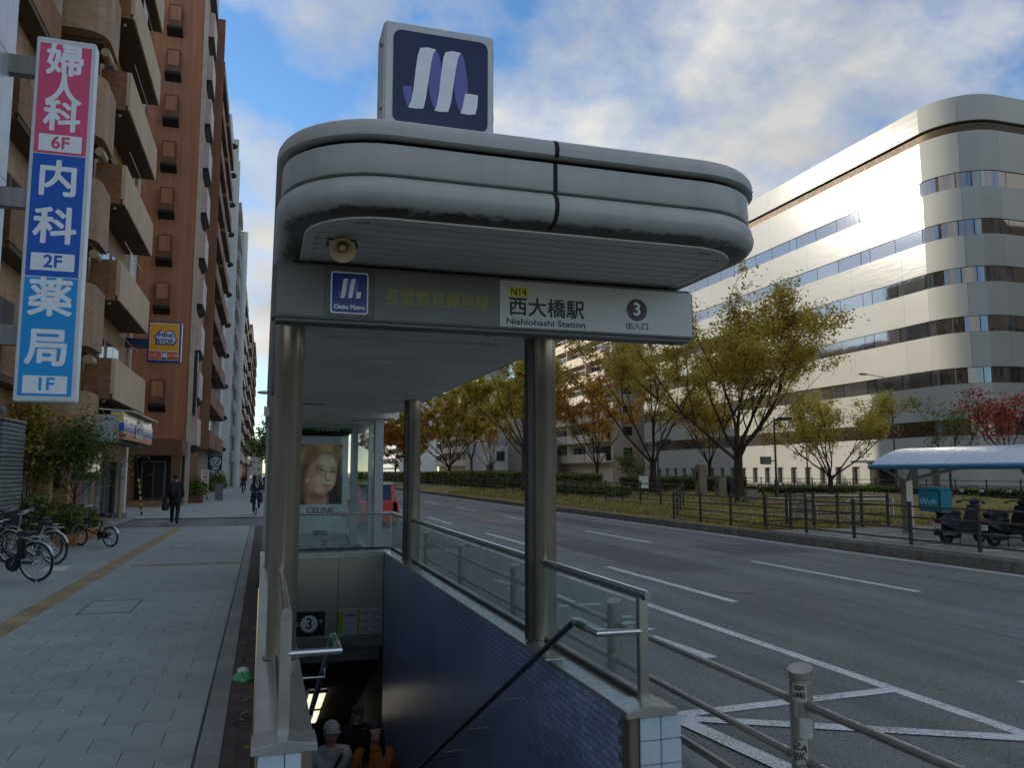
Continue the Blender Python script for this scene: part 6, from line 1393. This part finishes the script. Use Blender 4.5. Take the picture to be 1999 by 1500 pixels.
boxo('board', M_WHITE, rs, -4.62, -4.3, 16.6, 16.63, .35, 1.1); boxo('red_top', plain('stand_red', lin(196, 66, 48), .5), rs, -4.6, -4.32, 16.59, 16.599, .8, 1.08); boxo('red_foot', plain('stand_red2', lin(186, 66, 48), .5), rs, -4.6, -4.32, 16.59, 16.599, .4, .62); boxo('base', M_BLACK, rs, -4.66, -4.26, 16.5, 16.75, 0, .349)
# litter and fallen leaves
lt = MB(); n = 18
for j, (r_, z) in enumerate(((1.0, .0), (1.08, .02), (.85, .05), (.55, .075), (.2, .085))):
    lt.v += [Vector((-.11 + .085 * r_ * math.cos(6.283 * k / n) * (1 + .12 * math.sin(3 * k)), 7.75 + .12 * r_ * math.sin(6.283 * k / n) * (1 + .1 * math.cos(2.3 * k)), z + .01 * math.sin(k * 1.7) * (j > 0) + .003)) for k in range(n)]
for j in range(4):
    for k in range(n): lt.face((j * n + k, j * n + (k + 1) % n, (j + 1) * n + (k + 1) % n, (j + 1) * n + k))
lt.face(range(4 * n, 5 * n))
lto = solo(lt, 'crumpled_wrapper', plain('wrapper_green', lin(84, 160, 110), .4), 'crumpled green and white plastic wrapper on the dark brick strip', 'litter', smooth=True, fix=False)
MB().ball((.0, .03, .075), (.055, .07, .03), 12, 6).obj('white_film', M_WHITE, lto, smooth=True)
lfm = MB().add([(-.03, 0, 0), (-.012, .012, .008), (.012, .012, .004), (.035, 0, .01), (.012, -.013, .006), (-.012, -.012, .002)], [(0, 1, 2, 3, 4, 5)]).mesh('fallen_leaf', plain('dry_leaf', lin(150, 120, 70), .8), fix=False)
rl_ = random.Random(5)
for k in range(26):
    o = link('fallen_leaf', lfm, None, (-.03 - abs(rl_.gauss(0, .06)), 4.9 + rl_.random() ** 1.4 * 9, .006)); o.rotation_euler = (rl_.uniform(-.2, .2), rl_.uniform(-.2, .2), rl_.random() * 6.28)
    tag(o, 'small dry leaf fallen on the dark brick strip beside the stair wall', 'leaf', 'dry leaves beside the stair wall')
# ---------------------------------------------------------------- people
M_SKIN = mat('skin', lin(196, 150, 122), .55, var=.05, fine=.04); M_HAIR = mat('black_hair', lin(26, 22, 20), .5, var=.2, fs=80, fine=.2)
def cloth(name, c): return mat(name, lin(*c), .85, var=.14, vs=5, fine=.12, fs=60, bump=.2, bs=30)
REG = {}
def person(label, loc, rz, pose, top, legs, shoes, scale=1.0, group=None, hair='short', head_turn=0.0, wide=1.0, capc=(176, 172, 166)):
    """pose = joint positions in metres for a 1.70 m figure that faces -Y; one skinned surface"""
    J = dict(pel=(0, 0, .95), spi=(0, 0, 1.12), che=(0, 0, 1.33), nec=(0, .0, 1.47), hed=(0, -.015, 1.56),
             shl=(.17, 0, 1.40), ell=(.22, .03, 1.12), wrl=(.22, -.06, .88), shr=(-.17, 0, 1.40), elr=(-.22, .03, 1.12), wrr=(-.22, -.06, .88),
             hil=(.09, 0, .90), knl=(.10, -.02, .50), anl=(.10, .02, .09), tol=(.11, -.13, .04), hir=(-.09, 0, .90), knr=(-.10, -.02, .50), anr=(-.10, .02, .09), tor=(-.11, -.13, .04)); J.update(pose)
    rad = dict(pel=(.155 * wide, .115), spi=(.145 * wide, .105), che=(.165 * wide, .11), nec=(.058, .058), hed=(.06, .06), shl=(.075, .075), shr=(.075, .075), ell=(.05, .05), elr=(.05, .05), wrl=(.034, .034), wrr=(.034, .034), hil=(.11, .115), hir=(.11, .115), knl=(.078, .078), knr=(.078, .078), anl=(.06, .06), anr=(.06, .06), tol=(.042, .03), tor=(.042, .03))
    E_ = [('pel', 'spi'), ('spi', 'che'), ('che', 'nec'), ('nec', 'hed'), ('che', 'shl'), ('shl', 'ell'), ('ell', 'wrl'), ('che', 'shr'), ('shr', 'elr'), ('elr', 'wrr'), ('pel', 'hil'), ('hil', 'knl'), ('knl', 'anl'), ('anl', 'tol'), ('pel', 'hir'), ('hir', 'knr'), ('knr', 'anr'), ('anr', 'tor')]
    names = list(J); pts = [Vector(J[n_]) for n_ in names]; edges = [(names.index(a), names.index(b)) for a, b in E_]
    radl = [rad[n_] for n_ in names]; reg = []
    # hands: palm and five fingers
    for sd_, s_ in (('l', 1), ('r', -1)):
        w = Vector(J['wr' + sd_]); el_ = Vector(J['el' + sd_]); d = (w - el_).normalized(); side_v = d.cross(Vector((1, 0, 0)) if abs(d.x) < .8 else Vector((0, 0, 1))).normalized(); inn = d.cross(side_v)
        pi = len(pts); pts.append(w + d * .075); radl.append((.036, .02)); names.append('pa' + sd_); edges.append((names.index('wr' + sd_), pi))
        for q, (off, L) in enumerate(((-.027, .068), (-.009, .08), (.009, .076), (.027, .058))):
            a_ = len(pts); pts.append(w + d * (.085 + L * .5) + side_v * off * 1.1); radl.append((.0095, .0095)); names.append('fa%d%s' % (q, sd_)); edges.append((pi, a_))
            b_ = len(pts); pts.append(w + d * (.085 + L) + side_v * off + inn * .022 * s_); radl.append((.008, .008)); names.append('fb%d%s' % (q, sd_)); edges.append((a_, b_))
        a_ = len(pts); pts.append(w + d * .07 - side_v * .05); radl.append((.011, .011)); names.append('th' + sd_); edges.append((pi, a_))
        b_ = len(pts); pts.append(w + d * .10 - side_v * .055 + inn * .012 * s_); radl.append((.009, .009)); names.append('ti' + sd_); edges.append((a_, b_))
    me = bpy.data.meshes.new('sk'); me.from_pydata([tuple(p) for p in pts], edges, []); o = bpy.data.objects.new('sk', me); COL.objects.link(o)
    md = o.modifiers.new('s', 'SKIN'); md.use_smooth_shade = True
    for i, r_ in enumerate(radl): me.skin_vertices[0].data[i].radius = r_
    me.skin_vertices[0].data[0].use_root = True
    ss = o.modifiers.new('u', 'SUBSURF'); ss.levels = 2; ss.render_levels = 2
    em = bpy.data.meshes.new_from_object(o.evaluated_get(bpy.context.evaluated_depsgraph_get())); bpy.data.objects.remove(o); bpy.data.meshes.remove(me)
    mb = MB(); mb.v = [v.co.copy() for v in em.vertices]; mb.f = [tuple(p.vertices) for p in em.polygons]; bpy.data.meshes.remove(em)
    def region(c):
        best = None
        for a, b in edges:
            pa, pb = pts[a], pts[b]; ab_ = pb - pa; t_ = max(0, min(1, (c - pa).dot(ab_) / max(ab_.length_squared, 1e-9))); dd_ = (c - pa - ab_ * t_).length - .5 * (radl[a][0] * (1 - t_) + radl[b][0] * t_)
            if best is None or dd_ < best[0]: best = (dd_, names[b], t_)
        n_ = best[1]
        if n_ in ('hed',) or (n_ == 'nec' and best[2] > .6): return 0
        if n_[:2] in ('pa', 'fa', 'fb', 'th', 'ti'): return 0
        if n_[:2] in ('to',): return 3
        if n_[:2] in ('hi', 'kn', 'an'): return 2
        return 1
    for f in mb.f:
        c = Vector((0, 0, 0))
        for i in f: c += mb.v[i]
        mb.mi.append(region(c / len(f)))
    # head joined to the same surface
    st = len(mb.v); mb.cur = 0; hc = Vector(J['hed']) + Vector((0, -.005, .055)); mb.ball((0, 0, 0), (.077, .096, .118), 20, 16)
    for i in range(st, len(mb.v)):
        v = mb.v[i]
        if v.y < 0:
            v.x *= 1 - .25 * max(0, -v.z / .118) ; nose = math.exp(-((v.x / .014) ** 2 + ((v.z + .022) / .022) ** 2)); v.y -= .022 * nose
            for ex in (-.031, .031): v.y += .010 * math.exp(-(((v.x - ex) / .016) ** 2 + ((v.z - .008) / .012) ** 2))
            v.y -= .006 * math.exp(-((v.x / .022) ** 2 + ((v.z + .062) / .010) ** 2))
    for s_ in (-1, 1): mb.ball((s_ * .078, .008, -.005), (.012, .022, .032), 8, 6)
    mb.xf(Matrix.Translation(hc) @ Matrix.Rotation(head_turn, 4, 'Z'), st)
    t = thing('person', label, 'person', loc, rz, group, world=False); t.scale = (scale,) * 3
    body = mb.obj('body', [M_SKIN, top, legs, shoes], t, smooth=True)
    HM = Matrix.Translation(hc) @ Matrix.Rotation(head_turn, 4, 'Z')
    for ex in (-.031, .031): MB().ball((ex, -.083, .008), (.013, .008, .006), 8, 6).xf(HM).obj('eye', plain('eye_dark', lin(30, 24, 22), .2), t)
    MB().ball((0, -.089, -.062), (.022, .008, .006), 8, 6).xf(HM).obj('mouth', plain('lips', lin(150, 84, 78), .4), t)
    h = MB()
    if hair in ('short', 'long', 'cap'):
        h.ball((0, .012, .022), (.086, .10, .112), 18, 14)
        for v in h.v:
            if v.y < -.02 and v.z < .062: v.y = max(v.y, -.035); v.x *= .98
            if v.z < -.03 and hair != 'long': v.x *= .86; v.z = max(v.z, -.075)
        if hair == 'long':
            for s_ in (-1, 1):
                for q in range(5): h.tube([(s_ * (.05 + .012 * q), -.05 + .03 * q, .04), (s_ * (.085 + .004 * q), -.05 + .028 * q, -.08), (s_ * (.088 + .01 * math.sin(q * 2)), -.06 + .03 * q, -.19), (s_ * (.07 + .014 * math.cos(q * 3)), -.07 + .03 * q, -.29 + .02 * math.sin(q * 5))], [.022, .026, .024, .008], 7)
            h.ball((0, .065, -.10), (.075, .045, .16), 12, 10)
    h.xf(HM); h.obj('hair', M_HAIR, t, smooth=True)
    nk = Vector(J['nec']); MB().ring(tuple(nk + Vector((0, .0, -.012))), .072, .024, 'Z', 20, 8).obj('collar', top, t, smooth=True)
    if hair == 'cap':
        cp = MB().ball((0, .005, .045), (.092, .108, .09), 18, 12)
        for v in cp.v: v.z = max(v.z, .035)
        cp.xf(HM); cp.obj('cap', plain('cap_cloth', lin(*capc), .8), t, smooth=True)
        bm_ = MB(); n = 12; bm_.v = [Vector((.082 * math.cos(math.pi + math.pi * k / n), -.07 + .09 * math.sin(math.pi + math.pi * k / n), .042 - .012 * abs(math.cos(math.pi * k / n)))) for k in range(n + 1)] + [Vector((.082 * math.cos(math.pi + math.pi * k / n), -.07 + .09 * math.sin(math.pi + math.pi * k / n), .050 - .012 * abs(math.cos(math.pi * k / n)))) for k in range(n + 1)]
        bm_.face(range(n, -1, -1)); bm_.face(range(n + 1, 2 * n + 2))
        for k in range(n): bm_.face((k, k + 1, n + 2 + k, n + 1 + k))
        bm_.face((0, n + 1, 2 * n + 1, n)); bm_.xf(HM); bm_.obj('cap_peak', plain('cap_peak_cloth', lin(*capc), .8), t)
    return t
WALK = dict(hil=(.09, 0, .90), knl=(.10, -.17, .53), anl=(.10, -.20, .12), tol=(.11, -.34, .09), knr=(-.10, .03, .50), anr=(-.10, .30, .14), tor=(-.11, .20, .04), ell=(.23, .14, 1.14), wrl=(.22, .12, .90), elr=(-.24, -.06, 1.14), wrr=(-.23, -.20, .94))
C_BLK = cloth('black_cloth', (34, 34, 38)); C_BLK2 = cloth('charcoal_cloth', (48, 48, 52)); C_SHOE = plain('black_shoe', lin(40, 40, 42), .5); C_NAVY = cloth('navy_cloth', (44, 48, 62)); C_GREY = cloth('pale_grey_cloth', (186, 190, 194)); C_ORNG = cloth('orange_knit', (176, 108, 48)); C_BEIGE = cloth('beige_cloth', (170, 156, 136))
# man walking away
mw = person('person in black walking away along the pavement with a coat and backpack', (-2.95, 30.8, 0.0), math.pi, WALK, C_BLK, C_BLK, C_SHOE, 1.02)
ct = MB(); ct.loft([[(w_ * math.cos(6.283 * k / 16), .01 + d_ * math.sin(6.283 * k / 16), z) for k in range(16)] for z, w_, d_ in ((1.40, .17, .12), (1.2, .20, .15), (.95, .20, .16), (.84, .21, .165), (.76, .215, .17))], cap=False); ct.obj('coat', C_BLK, mw, smooth=True)
bpk = thing('backpack', 'black backpack worn by the person walking away', 'backpack', (-2.95, 30.62, 1.0), 0, world=False)
MB().loft([[(-.13 * f, -.10 * g, z), (.13 * f, -.10 * g, z), (.14 * f, .05, z), (-.14 * f, .05, z)] for z, f, g in ((0, .85, .8), (.08, 1, 1.1), (.30, 1, 1.0), (.42, .8, .6), (.46, .5, .2))]).obj('bag', C_BLK2, bpk, smooth=True); boxo('pocket', C_BLK, bpk, -.10, .10, -.135, -.10, .04, .2, bevel=.02)
coat2 = thing('carried_coat', 'dark coat hanging over the left arm of the walking person', 'coat', (-3.25, 30.75, .5), 0, world=False)
MB().loft([[(.10 * f * math.cos(6.283 * k / 12) * (1 + .15 * math.sin(3 * k)), .14 * f * math.sin(6.283 * k / 12), z) for k in range(12)] for z, f in ((0, 1.1), (.1, 1.2), (.35, 1.0), (.5, .7), (.55, .3))]).obj('cloth', C_BLK2, coat2, smooth=True)
# cyclist riding towards the camera
RIDE = dict(pel=(0, .22, .92), spi=(0, .15, 1.10), che=(0, .05, 1.28), nec=(0, .0, 1.41), hed=(0, -.03, 1.50), shl=(.17, .05, 1.34), shr=(-.17, .05, 1.34), ell=(.25, -.12, 1.12), elr=(-.25, -.12, 1.12), wrl=(.24, -.30, 1.02), wrr=(-.24, -.30, 1.02), hil=(.09, .2, .88), hir=(-.09, .2, .88), knl=(.11, -.12, .72), anl=(.10, .0, .34), tol=(.10, -.12, .28), knr=(-.11, -.04, .55), anr=(-.10, .02, .14), tor=(-.10, -.10, .08))
def cyclist(label, blabel, x, y, top, legs, sc_=1.0, bas=True):
    bicycle(blabel, (x, y + .35), 180, paint('ride_bike_%d' % int(y), lin(150, 152, 156)), .32, 1.05, M_GW, bas, .82, 1.0, group='bicycles being ridden', lean=0, low=True)
    p = person(label, (x, y, 0.0), 0, RIDE, top, legs, C_SHOE, sc_, 'people riding bicycles', 'long'); return p
cy1 = cyclist('person in dark coat with white collar riding a bicycle towards the stairs', 'silver bicycle ridden towards the stairs on the pavement', -.25, 37.3, C_NAVY, C_BLK)
MB().loft([[(w_ * math.cos(6.283 * k / 14), oy + d_ * math.sin(6.283 * k / 14), z) for k in range(14)] for z, w_, d_, oy in ((1.15, .20, .15, .12), (.95, .23, .20, .16), (.7, .26, .26, .12), (.5, .28, .24, .08))], cap=False).obj('coat_skirt', C_NAVY, cy1, smooth=True)
for s_ in (-1, 1): MB().tube([(s_ * .05, -.07, 1.42), (s_ * .06, -.09, 1.32), (s_ * .02, -.10, 1.18)], .022, 8).obj('collar', C_GREY, cy1, smooth=True)
cyclist('far person in grey riding a bicycle near the end of the pavement', 'bicycle ridden by the far person in grey', -1.6, 74, C_BLK2, C_BLK)
cyclist('far person in pale jacket riding a bicycle beside the street trees', 'bicycle ridden by the far person in a pale jacket', -.3, 82, C_GREY, C_BLK)
for i, (x, y, lb, c) in enumerate(((-.9, 90, 'far walker in dark clothes in the middle of the pavement', C_BLK), (.2, 72, 'far walker by the parked bicycles', C_BLK2), (-2.3, 98, 'far walker in beige near the shop fronts', C_BEIGE))): person(lb, (x, y, 0), .3 * i, WALK, c, C_BLK, C_SHOE, 1.0, 'far people on the pavement')
# people coming up the stairs
def stair_z(y): 
    k = min(16, math.ceil((y - 4.75) / .28)); return -k * .165
ST = dict(WALK); ST.update(knl=(.10, -.22, .62), anl=(.10, -.18, .26), tol=(.11, -.32, .21))
HOLD = dict(ST); HOLD.update(elr=(-.25, -.02, 1.14), wrr=(-.06, -.22, 1.12), ell=(.24, .04, 1.14), wrl=(.2, -.08, .90))
y_ = 9.3; zf = -2.64
pc = person('person in pale hoodie and grey cap climbing the stairs holding a phone', (.80, y_, zf), .12, HOLD, C_GREY, C_BLK, C_SHOE, 1.02, 'people climbing the stairs', 'cap', wide=1.05)
MB().tube([(.10, -.12, 1.42), (.02, -.155, 1.30), (-.10, -.13, 1.05)], .018, 8).obj('bag_strap', C_BLK2, pc); MB().loft([[(.15 * math.cos(6.283 * k / 14), .01 + .12 * math.sin(6.283 * k / 14), z) for k in range(14)] for z in (1.40, 1.46)], cap=False).obj('hood', C_GREY, pc, smooth=True)
ph = solo(MB().box(.66, .74, y_ - .30, y_ - .285, zf + 1.10, zf + 1.24), 'phone', M_BLK, 'dark phone held by the person in the grey cap', 'phone')
po2 = person('person with long dark hair in orange sweater climbing the stairs', (1.26, y_ - .1, zf), -.15, ST, C_ORNG, C_BLK, C_SHOE, 1.01, 'people climbing the stairs', 'long', .25, wide=1.15)
MB().tube([(-.11, -.13, 1.44), (-.10, -.16, 1.3), (-.11, -.14, 1.0)], .015, 8).obj('bag_strap', C_BLK, po2)
person('dark figure farther down the stairs behind the other two climbers', (1.24, 10.6, -2.64), 0, ST, C_BLK, C_BLK, C_SHOE, .9, 'people climbing the stairs', 'cap', capc=(70, 68, 66))
